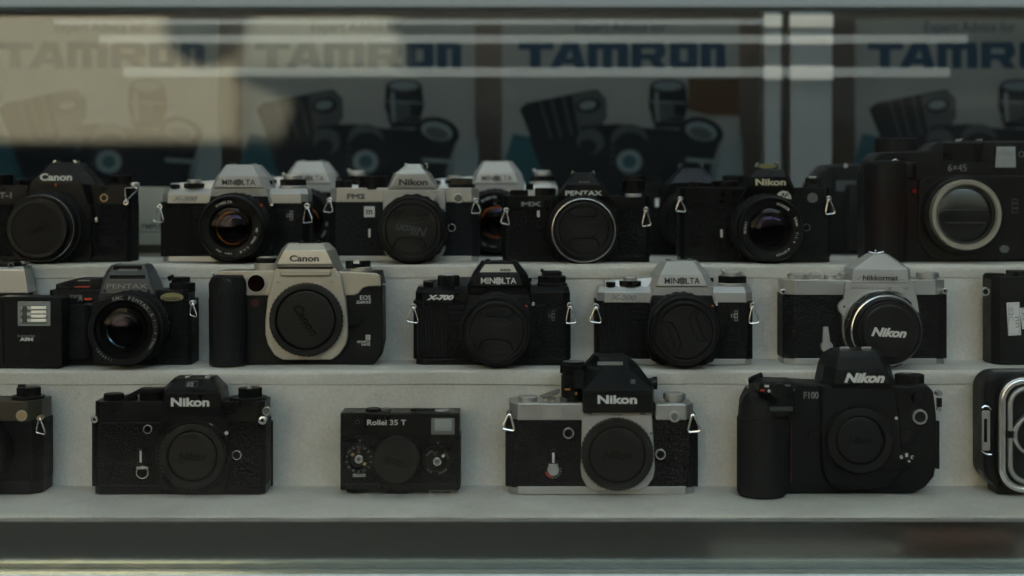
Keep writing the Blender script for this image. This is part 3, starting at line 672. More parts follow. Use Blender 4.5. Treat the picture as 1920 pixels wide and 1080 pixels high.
c.dial('rewind_base', 318, 366, 524, 538, BLK, 14); c.dial('rewind_knob', 322, 356, 513, 526, BLK, 14); c.bar('lock_tab', 320, 515, 12, 9, 6, BLK, rot=-25, th=2)
c.lug(360, 562, 354, 372, 592, 4, r=6)

# M2 champagne autofocus body
c = C('film_camera', 'champagne silver camera with black hand grip and black body cap, middle step', 'camera', 553, 682, DM, zt=ZM, group=G2)
c.plate('body', [(400, 682), (400, 520), (412, 508), (712, 508), (717, 530), (718, 640), (712, 668), (703, 680), (698, 682)], 0, 34, PLA, 1.6, 3)
c.plate('top_shell', [(408, 552), (407, 512), (412, 506), (600, 505), (704, 510), (713, 514), (715, 534), (690, 535), (680, 538), (672, 548), (664, 552), (600, 552)], -1.6, 32, CHA, 1.0, 3)
c.plate('front_shell', [(514, 505), (520, 497), (625, 497), (640, 515), (648, 560), (652, 600), (652, 628), (648, 645), (636, 663), (622, 673), (530, 673), (514, 664), (502, 645), (497, 625), (497, 600), (501, 560)], -7, 2, CHA, 1.8, 4)
pr = c.tower('prism_housing', [(506, 514, 630, -5, 512, 640, 6, 30), (497, 517, 626, -7.5, 514, 636, 6, 30), (493, 519, 624, -9, 515, 633, 6, 30), (468, 532, 612, -7.5, 527, 624, 8, 30), (466, 533, 611, -7, 528, 622, 9, 30), (455, 540, 605, 2, 538, 612, 10, 28)], CHA, .9, seg=3)
c.text('Canon', 570.5, 482.5, 55, 12, -8.7, DGR, .03, parent=pr)
c.bar('flash_lip', 572.5, 510.5, 94, 11, -7.5, CHA, th=2.5, bev=1); c.bar('lip_shadow_gap', 572.5, 500.5, 104, 3, -7, BLV, th=.5)
c.screw(522, 526, -7, 3.2, CHA); c.screw(622, 526, -7, 3.2, CHA)
body_cap(c, 573, 598, -13, 70, 54, 'Canon', rot=57, tw=66, base=-5)
c.disc('beam_lamp', 480, 529.5, 18.5, -1, -3.5, DRD, SIL, .86); c.disc('remote_sensor', 478, 566, 8, 0, -.8, mat('dull_red_lens', (.05,.006,.004), .3), PLA, .9)
c.disc('lens_release', 664, 598, 13, 0, -4, PLA, PLA, .8)
MB().lathe('z', (c.X(424, -10), -3, 0), [(c.Z(682, -10), 15.5, RUB), (c.Z(560, -10), 16, RUB), (c.Z(555, -10), 15.5, RUB), (c.Z(530, -10), 16, PLA), (c.Z(518, -10), 13.5, PLA), (c.Z(514, -10), 9, PLA)], RUB, 56).build('hand_grip', c.root)
c.slab('grip_side', 400, 458, 514, 682, -7, 1, PLA, 5, 5, 2.5)
k = MB().lathe('y', (c.X(426, -17), 0, c.Z(529, -17)), [(-14, 6, PLA), (-17.5, 5.6, PLA), (-18, 4.8, PLA), (-17.4, 3.6, GRY), (-17.2, .2, GRY)], PLA, 32).build('shutter_button', c.root)
c.dial('mode_dial', 480, 518, 481, 491, BLK, 14, .4, top=CHA, cap=.8); c.dial('mode_dial_base', 477, 522, 491, 506, CHA, 14, .0)
c.dial('drive_dial', 648, 695, 486, 498, BLK, 14, .4, top=CHA, cap=1); c.dial('drive_dial_base', 651, 698, 498, 510, CHA, 14, .0); c.bar('dial_mark', 668, 490, 11, 5, 3.2, WHT, th=.6)
c.text('EOS', 685, 556, 20, 8, -.1, WHT, .0, thick=.4); c.text('ELAN II E', 682, 564.5, 28, 5.5, -.1, WHT, .02, 0, .4, thick=.4)
bd = c.bar('date_badge', 690, 630.5, 8.5, 9, 0, WHT, th=.3); c.text('D', 690, 630.5, 5, 6, -.5, DGR, .03, parent=bd)
c.text('QUARTZ', 682, 639, 25, 4.5, -.1, WHT, .03, thick=.4); c.text('DATE', 686, 644, 16, 4.2, -.1, WHT, .03, thick=.4)
MB().tube([(c.X(713, 6), 4, c.Z(531, 6)), (c.X(722, 6), 3, c.Z(531, 6))], .9, CHR).build('strap_lug', c.root)
MB().tube([(c.X(401, 6), 8, c.Z(518, 6)), (c.X(399, 6), 6, c.Z(510, 6))], .9, CHR).build('strap_lug', c.root)
c.shoe(560, 600, 451, 455, 9, MTB)

# M5 silver classic SLR
c = C('film_camera', 'silver classic camera with pointed finder and white italic lettering on its lens cap', 'camera', 1617, 683, DM, zt=ZM, group=G2)
c.slab('body', 1457, 1779, 551, 672, 0, 33, LEA, 8, 6)
tp = c.slab('top_plate', 1459, 1774, 524, 552, -.6, 32, SIL, 9, 6, .6); bp = c.slab('bottom_plate', 1459, 1774, 671, 683, -.6, 32, SIL, 9, 6, .6)
pr = c.tower('prism_housing', [(540, 1597, 1703, -6, 1592, 1708, 6, 30), (529.5, 1597, 1703, -6.4, 1592, 1708, 6, 30), (504, 1600, 1702, -6, 1594, 1706, 7, 30), (476, 1638, 1660, 4, 1632, 1664, 11, 26)], SIM, .6)
c.bar('seam', 1650, 529.5, 105, .9, -6.3, DGR, pr, .01, th=.15)
c.text('Nikkormat', 1651, 520, 66, 10, -6.6, DGR, .02, parent=pr); c.screw(1609, 521, -6.2, 2.6); c.screw(1692, 521, -6.2, 2.6)
k = MB(); k.tube([(c.X(1627, 8), 6, c.Z(471, 8)), (c.X(1641, 8), 6, c.Z(474, 8)), (c.X(1656, 8), 6, c.Z(471, 8))], .6, CHR); k.tube([(c.X(1641, 8), 6, c.Z(476, 8)), (c.X(1641, 8), 6, c.Z(467, 8))], .8, CHR); k.build('shoe_bracket', c.root)
c.slab('eyepiece_ring', 1610, 1672, 478, 500, 24, 34, BLK, 2)
c.plate('mount_plate', [(1585, 528), (1590, 526), (1708, 526), (1713, 530), (1720, 560), (1726, 600), (1722, 650), (1700, 672), (1610, 672), (1592, 650), (1582, 620), (1580, 590), (1573, 582), (1572, 572), (1577, 565), (1583, 560)], -5.5, 1, SIM, .8, 3)
c.screw(1583, 574, -5.6, 2.2, DGR)
prof = [(-4, 32.5, SIL), (-7, 32.5, SIL), (-7.5, 32, SIL), (-10, 32, SIL), (-10, 31.5, BLK), (-13, 31.5, BLK), (-13, 32.4, BLK, 1.4, 12), (-20, 32.4, BLK, 1.4, 12), (-20.5, 30.2, MTB), (-27, 30, CHR), (-28.4, 29.6, CHR), (-28.8, 28.8, MTB), (-36, 27.2, MTB), (-36.5, 26.6, MTB), (-36.5, 24, MTB), (-35, 15, MTB)]
lo = barrel(c, 1667, 621, -36, prof)
MB().lathe('y', (c.X(1667.5, -40), 0, c.Z(621, -40)), [(-35, 24.5, CAP), (-37.5, 24.5, CAP), (-38, 24, CAP), (-38, 22.6, CAP), (-39, 21.6, CAP), (-40.4, 21.2, CAP), (-40.8, 20.6, CAP), (-40.8, .1, CAP)], CAP, 80).build('lens_cap', c.root)
c.text('Nikon', 1667, 622.5, 66, 17, -41.0, WHT, .04, 0, .3, rot=3, thick=.4)
c.plate('coupling_prong', [(1668, 546), (1672, 536), (1688, 536), (1696, 541), (1697, 549), (1690, 549), (1682, 546)], -13, -9, SIM, .4, 2)
lv = c.plate('self_timer_lever', [(1544, 612), (1553, 612), (1557, 640), (1560, 648), (1541, 648), (1543, 638)], -4, -1, SIM, .4, 2); c.disc('self_timer_pivot', 1551, 649, 11, 0, -4.8, SIM, SIM, .8, lv)
c.lug(1469, 546, r=6); c.lug(1771, 545, r=6.5)
c.dial('speed_ring', 1476, 1513, 512, 525, SIL, 12, .3); c.dial('shutter_button', 1515, 1539, 512, 525, SIL, 12, .3); c.dial('button_cap', 1519, 1533, 510, 513, SIL, 12, 0); c.dial('film_counter', 1545, 1568, 514, 525, SIL, 12, .0)
rl = c.dial('release_post', 1577, 1583, 512, 525, SIL, 10, 0); c.dial('post_cap', 1572, 1588, 510, 513, SIL, 10, 0, parent=rl)
c.dial('rewind_base', 1723, 1757, 516, 525, SIL, 14, .0); c.dial('rewind_knob', 1718, 1760, 509.5, 516, SIL, 14, .3)

# M6 black camera, right edge
c = C('film_camera', 'black camera with handwritten paper stickers, cut off by the right edge', 'camera', 1900, 682, DM, zt=ZM, group=G2)
c.slab('body', 1842, 2110, 516, 682, 0, 32, PLA, 5, 8, 1.5, 4)
c.dial('film_counter', 1846, 1884, 510, 517, BLK, 15, .3); c.slab('top_deck', 1885, 2070, 507, 517, 4, 30, PLA, 3, bev=1)
c.ring('strap_lug', 1848.5, 545, 8, 3.2, 1, -3, CHR)
for (x, y, w_, h_, t1, r_) in ((1901, 596, 24, 62, '03C', -3), (1926, 594, 24, 40, '7A', -8)):
    s = c.bar('sticker', x, y, w_, h_, -.2, PAP, rot=r_, bev=.05, th=.2); b_ = [(x-w_/2+2, y-h_/2+3), (x+w_/2-2, y-h_/2+3), (x+w_/2-2, y+h_/2-3), (x-w_/2+2, y+h_/2-3)]
    MB().tube([(c.X(a, -.5), -.5, c.Z(b, -.5)) for a, b in b_], .18, MGR, closed=True, seg=5).build('sticker_border', s)
    c.text(t1, x-5, y-8, 26, 8, -.5, MGR, 0, rot=88, parent=s, thick=.15); c.text('nn', x+6, y+6, 20, 7, -.5, MGR, 0, rot=86, parent=s, thick=.15)

# ================================================================= front step
# F0 worn black camera at the left edge
c = C('film_camera', 'worn black camera with strap ring, cut off by the left edge, front step', 'camera', 20, 923, DF, zt=ZF, group=G1)
c.slab('body', -200, 100, 785, 900, 0, 34, LEA, 7, 8, 1); tp = c.slab('top_plate', -200, 97, 748, 786, -.6, 33, OLV, 9, 8, 1); c.slab('bottom_plate', -200, 99, 897, 923, -.6, 33, PLA, 9, 8, 1)
c.dial('rewind_base', 22, 84, 737, 749, BLK, 16, 0); c.dial('rewind_knob', 32, 76, 721, 737, BLK, 16, .5); c.bar('crank', 40, 719.5, 14, 5, 10, BLK, th=2)
c.ring('flash_socket', 40, 775.5, 10.5, 3, 0, -2, CHA, BRS); c.lug(74, 780, 65, 88, 814, 4, m=BRS, r=6)
MB().lathe('y', (c.X(-62, -20), 0, c.Z(850, -20)), [(-1, 31, MTB), (-18, 30, MTB), (-20, 28, MTB), (-20, 10, MTB)], MTB, 64).build('lens', c.root)

# F1 black metal body
c = C('film_camera', 'all black lensless camera with black body cap, left of the tiny compact', 'camera', 343, 923, DF, zt=ZF, group=G1)
c.slab('body', 174, 509, 787, 908, 0, 32, LEA, 4, 4); tp = c.slab('top_plate', 176, 507, 749, 788, -.6, 31, BLK, 4, 4, .8); c.slab('bottom_plate', 176, 508, 906, 923, -.6, 31, BLK, 4, 4, .5)
c.slab('film_door', 172, 512, 785, 908, 32, 36, PLA, 0, bev=1)
c.bar('seam', 245, 789, 110, .8, -.4, DGR, bev=0, th=.3)
pr = c.tower('prism_housing', [(790, 302, 420, -3, 300, 424, 6, 30), (762, 304, 418, -5, 301, 422, 6, 30), (761, 305, 417, -6, 302, 421, 6, 30), (733, 309, 413, -6, 305, 418, 7, 30), (727, 312, 410, -4.5, 307, 416, 8, 30), (706, 332, 394, 3, 327, 400, 10, 28)], BLK)
nik(c, 356.5, 750, 72, 16.5, -6.2, WHT, pr)
k = c.text('EL', 358, 718, 18, 10, -2.4, MGR, 0, .05, .2, parent=pr, thick=.3)
X, Z = c.X(358, -2.2), c.Z(718, -2.2); MB().tube([(X-5.2, -2.9, Z-2.8), (X+5.2, -2.9, Z-2.8), (X+4.6, -.6, Z+2.8), (X-3.8, -.6, Z+2.8)], .25, MGR, closed=True, seg=5).build('badge_border', pr)
k = MB(); k.box(c.X(348, 8), c.X(356, 8), 6, 20, c.Z(704, 8), c.Z(701, 8), CHR, .2).box(c.X(386, 8), c.X(394, 8), 6, 20, c.Z(704, 8), c.Z(701, 8), CHR, .2); k.build('hot_shoe', c.root)
c.plate('mount_plate', rrect(300, 425, 762, 921, 18), -4, 1, BLK, 1, 2)
MB().lathe('y', (c.X(361, -8), 0, c.Z(851, -8)), [(-3, 30.5, BLK), (-7.6, 30, BLK), (-8, 29.5, BLK), (-8, 22, BLK)], BLK, 96).build('lens_mount', c.root)
body_cap(c, 360, 852, -14, 63, 45, 'Nikon', base=-7, dish=1.2)
c.text('JAPAN', 357, 816, 28, 4.5, -13.3, DIM, .03)
c.disc('index_dot', 424, 808, 3.5, -3, -5, WHT, WHT); c.bar('index_line', 396, 792, 8, 2.4, -8, CHA, rot=30)
c.ring('preview_button', 276.5, 801, 8.5, 1.8, 0, -3, CHR); c.ring('mirror_button', 443.5, 849.5, 9, 1.8, 0, -3, CHR)
lv = c.plate('self_timer_lever', [(257, 838), (270, 838), (274, 868), (256, 868)], -3, 0, BLK, .5, 2); c.bar('lever_line', 263.5, 852, 3.6, 22, -3, WHT, lv, th=.3)
c.ring('self_timer_pivot', 266.5, 882, 12, 2, 0, -3.6, CHR); c.plate('pivot_shoulder', [(255, 871), (278, 871), (277, 876), (256, 876)], -3.4, -2.5, CHR, .2, 1)
c.lug(177, 782, r=8); c.lug(492, 784, r=9); c.disc('cable_socket', 499, 767, 8, 4, 0, GRY, CHR)
c.dial('shutter_button', 195, 232, 733, 750, BLK, 10); c.dial('film_counter', 232, 258, 736, 750, BLK, 10); c.plate('advance_lever', [(232, 740), (262, 724), (306, 724), (306, 732), (266, 733), (240, 745)], 4, 16, BLK, .8, 2); c.dial('speed_dial', 262, 306, 724, 750, BLK, 14, .4)
c.dial('rewind_base', 430, 501, 739, 750, BLK, 14, 0); c.dial('rewind_knob', 447, 491, 722, 740, BLK, 14, .5); c.bar('crank_tip', 467, 723.5, 8, 5, 4, CHR, th=1)

# F2 tiny compact
c = C('compact_camera', 'tiny boxy black compact camera with two front dials and round centre cap', 'camera', 751, 926, DF, zt=ZF, group=G1)
b = c.slab('body', 638, 865, 815, 916, 0, 28, LEA, 0, bev=1); c.slab('top_cover', 638, 864, 773, 816, -.5, 28, BLK, 0, bev=1.4, seg=4); c.slab('bottom_cover', 638, 863, 905, 918, -.3, 28, BLK, 0, bev=1)
c.text('Rollei 35 T', 725, 791, 73, 10, -.7, WHT, .015, thick=.3); c.ring('light_sensor', 670, 790.5, 8, 3, 0, -1.2, BLK); c.disc('sensor_lens', 670, 790.5, 4, 0, -1.6, EPUR, GRY)
wf = c.plate('viewfinder_frame', rrect(808.5, 852.5, 783, 814, 1.5), -1.4, 0, GRY, .3, 2); c.plate('viewfinder_window', rrect(815, 847, 785, 807, 1), -1.8, 0, WIN, .2, 1, wf)
MB().lathe('y', (c.X(742.5, -14), 0, c.Z(862, -14)), [(0, 17.6, BLK), (-8, 17.6, BLK), (-8, 18.2, CAP), (-13.2, 18.2, CAP), (-14, 17.4, CAP), (-14, .1, CAP)], CAP, 72).build('lens_cap', c.root)
MB().plate([(c.X(742.5, -14)+a*math.cos(.26)+b_*math.sin(.26), c.Z(864, -14)-a*math.sin(.26)+b_*math.cos(.26)) for a, b_ in ((-10, -3), (10, -3), (10, 3), (-10, 3))], -14.4, -13.6, CAP, .2, 1).build('cap_moulding', c.root)
for (x, y, kind) in ((672.6, 860, 0), (819.4, 864.5, 1)):
    d = MB().lathe('y', (c.X(x, -4), 0, c.Z(y, -4)), [(0, 12.3, BLK), (-1.6, 12.3, BLK), (-2, 11.8, BLK), (-2, 8.2, BLK), (-3.6, 8, BLK, .5, 24), (-4, 7.4, BLK), (-4, .1, BLK)], BLK, 72).build('control_dial', c.root)
    MB().lathe('y', (c.X(x, -6), 0, c.Z(y, -6)), [(-3.5, 3.4, CHR), (-5.6, 3.4, CHR), (-6, 2.9, CHR), (-6, 1.6, CHR), (-5.7, 1.4, GRY), (-5.7, .1, GRY)], CHR, 32).build('hub', d)
    if kind == 0:
        for i in range(14):
            a = i*360/14; c.arc(random.choice(['8', '11', '16', '2', '4', '5', '6']), x, y, 23.5, a, 4.6, -2.2, MGR, parent=d)
        c.bar('scale_band', 673.5, 890.5, 24, 6, -1, MGR, d, .1); c.bar('pointer', 661, 851, 6, 6, -4.1, BRS, d, rot=45, th=.4); c.bar('pointer', 683.5, 869, 6, 6, -4.1, BRS, d, rot=30, th=.4); c.bar('index', 672.6, 845, 5, 9, -4.1, OLV, d, th=.3)
    else:
        for t, a in (('400', -50), ('30', -30), ('60', 45), ('125', 60), ('ASA', 140), ('25', 165), ('DIN', 220)): c.arc(t, x, y, 22.5, a, 3.8, -2.2, MGR, parent=d)
        c.bar('pointer', 831, 854, 5, 6, -4.1, WHT, d, rot=45, th=.4); c.bar('index', 815, 850, 4, 7, -4.1, OLV, d, th=.3, rot=-15)
    c.text('V', x+2, y-35, 5, 5, -.2, MGR, .0, thick=.3)
c.dial('wind_knob', 686, 714, 763.5, 774, BLK, 10); c.dial('shutter_button', 716, 733, 763.5, 774, GRY, 10, .2)
MB().box(c.X(770, 6), c.X(815, 6), 6, 12, c.Z(769, 6), c.Z(766, 6), BLK, .3).box(c.X(770, 6), c.X(780, 6), 5.5, 12.5, c.Z(772, 6), c.Z(766, 6), BLK, .3).build('advance_lever', c.root); c.dial('lever_hub', 812, 842, 765.5, 774, SIL, 12, .2, top=GRY)
c.dial('rewind_wheel', 650, 691, 916, 921, BLK, 14, .5); c.dial('wheel_foot', 662, 680, 919, 924.6, BLK, 14, 0); c.slab('tripod_foot', 720, 768, 916, 924.8, 4, 24, BLK, 0, bev=.8)
k = MB(); zz = c.Z(925.5, 2)
for xx in (804, 826, 850): k.box(c.X(xx, 2), c.X(xx+1.6, 2), 2, 20, 0.2, c.Z(918, 2), CHR, .1, 1)
k.box(c.X(804, 2), c.X(812, 2), 2, 20, 0.1, .7, CHR, .1, 1).box(c.X(844, 2), c.X(851.6, 2), 2, 20, .1, .7, CHR, .1, 1).box(c.X(804, 2), c.X(851.6, 2), 2, 20, c.Z(919, 2), c.Z(918, 2), CHR, .1, 1); k.build('flash_shoe', c.root)

# F3 silver body with black metering finder
c = C('film_camera', 'silver camera with tall black metering finder and red marked timer knob, front step', 'camera', 1128, 927, DF, zt=ZF, group=G1)
c.slab('body', 949, 1307, 786, 914, 0, 34, LEA, 6, 6); c.slab('bottom_plate', 953, 1304, 912, 927, -.6, 33, SIL, 8, 7, .5); c.slab('film_door', 947.5, 1309, 790, 915, 34, 38, PLA, 0, bev=1)
tl = c.slab('top_plate', 955, 1093, 756, 788, -.6, 33, SIL, 7, 7, 1.2, 4, side=(1, 0)); c.slab('top_plate_right', 1222, 1303, 758, 788, -.6, 33, SIL, 7, 10, 1.2, 4, side=(0, 1)).name = 'top_plate'
c.plate('mount_plate', [(1092, 772), (1222, 772), (1227, 850), (1228, 880), (1225, 896), (1214, 912), (1196, 921), (1118, 921), (1100, 912), (1091, 896), (1089, 880), (1090, 850)], -5.5, 1, SIM, 1.2, 3)
fd = c.tower('metering_finder', [(774, 1094, 1223, -11, 1092, 1226, 0, 34), (731, 1094, 1223, -11, 1092, 1226, 0, 34), (728, 1098, 1220, -10, 1092, 1226, 2, 34), (692, 1129, 1181, -1, 1097, 1200, 10, 34), (688, 1129, 1181, 0, 1100, 1196, 11, 34), (668, 1120, 1168, 6, 1115, 1172, 12, 32)], PLA, .8)
c.bar('meter_window', 1144, 681.5, 48, 6.5, 1.2, MGR, fd, th=.6); c.bar('readout_window', 1187, 716, 9, 9, -7.3, GRY, fd, th=.6)
nik(c, 1157.5, 749, 74, 16.5, -11.2, WHT, fd); c.bar('i_mark', 1140.5, 752, 1, 1, -11, WHT, fd, .01)
MB().lathe('x', (0, 16, c.Z(720, 10)), [(c.X(1205, 10), 4.2, BLK), (c.X(1224, 10), 4.2, BLK), (c.X(1224, 10), 5.2, BLK, .3, 18), (c.X(1233, 10), 5.2, BLK, .3, 18), (c.X(1233.5, 10), 4.2, BLK), (c.X(1233.5, 10), 3, BLK)], BLK, 36).build('side_knob', fd)
tw = c.dial('meter_tower', 1052, 1097, 702, 748, BLK, 12, .0); c.dial('tower_collar', 1050, 1099, 682, 696, BLK, 12, .5, parent=tw); c.dial('tower_top', 1053, 1096, 677, 684, BLK, 12, .3, top=GRY, parent=tw); c.dial('tower_mid', 1054, 1095, 694, 704, PLA, 12, .0, parent=tw)
c.bar('tower_bracket', 1086, 712, 18, 34, 2, PLA, tw, th=2); c.bar('yellow_mark', 1064, 730, 10, 3, .6, ORG, tw, th=.3); c.bar('yellow_mark', 1080.5, 738, 4, 5, .6, ORG, tw, th=.3); c.dial('dial_skirt', 1050, 1092, 743, 749, GREEN if False else GRY, 12, .3, parent=tw)
c.dial('speed_dial_base', 1052, 1090, 748, 757, SIL, 12, 0)
body_cap(c, 1158, 853, -13, 69, 50, 'Nikon', base=-5, tw=54)
c.screw(1221, 812, -5.6, 2, DGR)
for q in (1106, 1205): c.bar('mount_stud', q, 776, 10, 4, -5.2, GRY, th=1)
c.ring('preview_button', 1066, 812.5, 10.5, 3, 0, -4, CHR); c.ring('release_button', 1238.7, 852, 10, 3, 0, -4, CHR)
lv = c.bar('self_timer_lever', 1037.5, 858, 11, 30, -1.5, BLK, th=1.5); c.bar('lever_line', 1037.5, 858.5, 4.2, 19, -3.2, WHT, lv, th=.4)
kb = c.disc('timer_scale', 1037, 881, 17, 0, -1.6, BLK, BLK); c.disc('timer_knob', 1037.5, 881.5, 11, -1, -5, SIL, SIL, .9, kb); c.plate('knob_shoulder', [(1028, 870), (1047, 870), (1044, 878), (1031, 878)], -4.8, -3, SIL, .3, 1, kb)
k = MB()
for a in range(190, 256, 6): A = math.radians(a); k.ball((c.X(1037, -2)+6.0*math.sin(A), -1.9, c.Z(881, -2)+6.0*math.cos(A)), .75, RED, seg=8)
k.build('red_arc', kb); k = MB()
for a in (80, 100, 120, 140, 160, 180): A = math.radians(a); k.ball((c.X(1037, -2)+6.4*math.sin(A), -1.9, c.Z(881, -2)+6.4*math.cos(A)), .45, WHT, seg=6)
k.build('timer_marks', kb)
c.disc('flash_socket', 1265, 781.5, 10.5, 0, -3, GRY, SIL, .6)
c.lug(955, 776, 939, 967, 811, 4, m=GRY, r=7, rp=.9); c.lug(1298, 776, 1288, 1316, 811, -3, m=GRY, r=7, rp=.9)
c.dial('frame_counter', 971, 1008, 742, 757, SIL, 12, .0); c.dial('shutter_collar', 1018, 1042, 744, 757, SIL, 12, .3); c.plate('advance_lever', [(1012, 744), (1030, 737), (1050, 730), (1050, 736), (1040, 743), (1020, 747)], 4, 12, GRY, .6, 2)
c.dial('rewind_base', 1233, 1293, 752, 760, SIL, 14, 0); c.dial('rewind_neck', 1248, 1280, 744, 753, SIL, 14, 0); c.dial('rewind_knob', 1243.5, 1285, 736, 745, SIL, 14, .3)

# F4 big black autofocus body
c = C('film_camera', 'big rounded black camera with deep hand grip and italic wordmark, front step', 'camera', 1571, 928, DF, zt=ZF, group=G1)
c.plate('body', [(1400, 928), (1398, 760), (1410, 735), (1436, 717), (1530, 722), (1560, 722), (1700, 724), (1738, 722), (1751, 735), (1756, 780), (1757, 860), (1752, 895), (1735, 915), (1712, 926)], 0, 38, PLA, 2.5, 4)
fs = c.plate('front_shell', [(1543, 724), (1680, 724), (1686, 770), (1694, 850), (1690, 890), (1668, 912), (1640, 918), (1575, 918), (1552, 905), (1543, 880), (1541, 800)], -8, 1, PLA, 2.5, 4)
pr = c.tower('prism_housing', [(740, 1550, 1678, -4, 1538, 1684, 10, 36), (727, 1560, 1674, -9, 1538, 1680, 10, 36), (722, 1562, 1673, -12, 1540, 1678, 8, 36), (692, 1568, 1660, -11, 1546, 1670, 8, 36), (670, 1572, 1650, -3, 1556, 1660, 10, 36), (659, 1576, 1640, 6, 1568, 1646, 14, 34)], PLA, 2.2, seg=4)
c.text('Nikon', 1621, 709.5, 76, 18.5, -12.0, WHT, .045, 0, .3, parent=pr, thick=.5)
c.text('F100', 1521, 742, 28, 13, -.2, MGR, .02, thick=.5); k = MB()
c.bar('shoe_rail', 1584, 654, 18, 5, 14, CHR, pr, th=2); c.bar('shoe_rail', 1625, 654, 18, 5, 14, CHR, pr, th=2)
body_cap(c, 1614, 827, -16, 63, 43, 'Nikon', base=-7, tw=46, kn=.4)
MB().lathe('z', (c.X(1432, -12), -2, 0), [(0, 18, RUB), (3, 19.8, RUB), (c.Z(786, -12), 19.8, RUB), (c.Z(784, -12), 19, PLA), (c.Z(764, -12), 18.4, PLA), (c.Z(745, -12), 14.5, PLA), (c.Z(735, -12), 9, PLA)], RUB, 64).build('hand_grip', c.root)
c.slab('grip_side', 1420, 1482, 742, 929, -8, 1, RUB, 4, 4, 2); c.slab('grip_head', 1424, 1500, 738, 783, -25, 6, PLA, 9, 12, 3, 4)
c.bar('front_wheel_slot', 1465, 767, 52, 13, -25, BLV, th=.2, bev=.1); c.bar('front_wheel', 1465, 768, 44, 8, -25.2, GRP, th=1.4, bev=.6); c.bar('red_piping', 1484, 850, 1.2, 110, -1, mat('brown_piping', (.12,.03,.015), .5), th=1)
c.plate('shutter_deck', rrect(1424, 1496, 717, 745, 11), -24, 8, PLA, 3, 3); sb = c.disc('shutter_button', 1462, 735, 15, -24, -28, RUB, PLA, .7)
c.bar('switch_mark', 1438, 725, 8, 4, -24, WHT, th=.4); c.bar('switch_mark', 1473, 724, 18, 3.6, -24, MGR, th=.4); c.bar('switch_mark', 1442, 734, 5, 5, -24, WHT, th=.4, rot=30); c.bar('red_switch_mark', 1430, 733, 9, 3, -24, RED, th=.4); c.bar('green_mark', 1489, 732, 3, 3, -24, GREEN, th=.4)
c.disc('function_button', 1527.5, 819, 13, 0, -2.5, RUB, PLA); c.disc('lens_release', 1701, 819, 14, -1, -5, RUB, PLA); c.disc('index_dot', 1681, 785, 3, -8, -8.8, WHT, WHT)
c.disc('socket_cover', 1724.5, 746.5, 13, 0, -2.5, RUB, PLA); c.ring('remote_socket', 1725.5, 783, 14, 3.6, 0, -4.5, CHR, RUB)
sw = c.disc('focus_selector', 1700, 872, 11, 0, -3, PLA, PLA)
for t, x, y, r_ in (('o', 1690, 858, -20), ('I', 1700, 854, 0), ('c', 1710, 858, 20)): c.text(t, x, y, 5, 7, -.6 if x > 1694 else -8.2, WHT, .03, rot=r_, parent=sw, thick=.3)
c.disc('selector_dot', 1705, 866, 2.2, -1, -3.6, WHT, WHT, parent=sw)
c.dial('drive_dial', 1678, 1732, 702, 724, PLA, 16, .5); c.bar('dial_mark', 1700, 701.5, 12, 2, 8, MGR, th=.4)
k = MB(); k.lathe('y', (c.X(1760, 6), 0, c.Z(738, 6)), [(10, 2.6, CHR), (4, 2.6, CHR), (3.5, 2, CHR), (3.5, .1, CHR)], CHR, 24).box(c.X(1757, 6), c.X(1766, 6), 5, 9, c.Z(764, 6), c.Z(747, 6), BLK, .4).lathe('y', (c.X(1761, 6), 0, c.Z(768, 6)), [(9, 1.8, CHR), (5, 1.8, CHR), (5, .1, CHR)], CHR, 20); k.build('strap_lug', c.root)
k = MB(); k.tube([(c.X(1403, 8), 8, c.Z(728, 8)), (c.X(1402, 8), 8, c.Z(712, 8)), (c.X(1418, 8), 6, c.Z(708, 8))], 1, CHR); k.solid([[(c.X(a, 6), y, c.Z(b, 6)) for a, b in ((1401, 712), (1429, 700), (1431, 709), (1405, 720))] for y in (4, 12)], BLK, .5); k.build('strap_end', c.root)
c.slab('terminal_cover', 1742, 1758, 790, 880, 6, 30, RUB, 2, bev=1)

# F5 chrome framed camera at the right edge
c = C('compact_camera', 'rounded black camera with concentric chrome frames, cut off by the right edge', 'camera', 1940, 932, DF, zt=ZF, group=G1)
c.plate('body', rrect(1846, 2080, 704, 916, 34), 0, 34, PLA, 4, 4)
c.plate('edge_frame', rrect(1841, 2085, 700, 920, 38), 8, 20, GRY, 2, 3)
def rring(name, x0, x1, y0, y1, r, w_, ya, yb, m):
    k = MB(); P = rrect(x0, x1, y0, y1, r, 10); pts = [(c.X(a, ya), (ya+yb)/2, c.Z(b, ya)) for a, b in P]
    k.tube(pts, w_, m, closed=True, seg=14); return k.build(name, c.root)
c.plate('front_panel', rrect(1872, 2046, 712, 928, 42), -9, 2, PLA, 2, 3)
rring('chrome_frame', 1879, 2040, 719, 922, 40, 2.8, -9, -9, CHR); rring('chrome_frame', 1894, 2025, 733, 908, 32, 2.0, -10, -10, SIL)
c.bar('cross_band', 1925, 820, 70, 15, -10, PLA, th=2.5, bev=1)
k = MB(); k.lathe('y', (c.X(1942, -14), 0, c.Z(822, -14)), [(-9, 17.5, CHR), (-13, 17.3, CHR), (-14, 16.5, CHR), (-14, 14.8, CHR), (-12, 14.2, PLA), (-12, .1, PLA)], CHR, 64); k.build('lens_ring', c.root)
sp = c.plate('side_latch', rrect(1842, 1857, 775, 850, 3), -1.6, 1, SIL, .8, 2); c.bar('latch_slot', 1848, 812, 6, 44, -1.6, BLV, sp, th=.2)
k = MB(); k.tube([(c.X(a, -2), -2, c.Z(b, -2)) for a, b in ((1841, 770), (1846, 766), (1853, 767), (1859, 773))], .7, CHR); k.tube([(c.X(a, -2), -2, c.Z(b, -2)) for a, b in ((1841, 850), (1847, 855), (1853, 857), (1859, 857))], .7, CHR); k.build('latch_trim', sp)
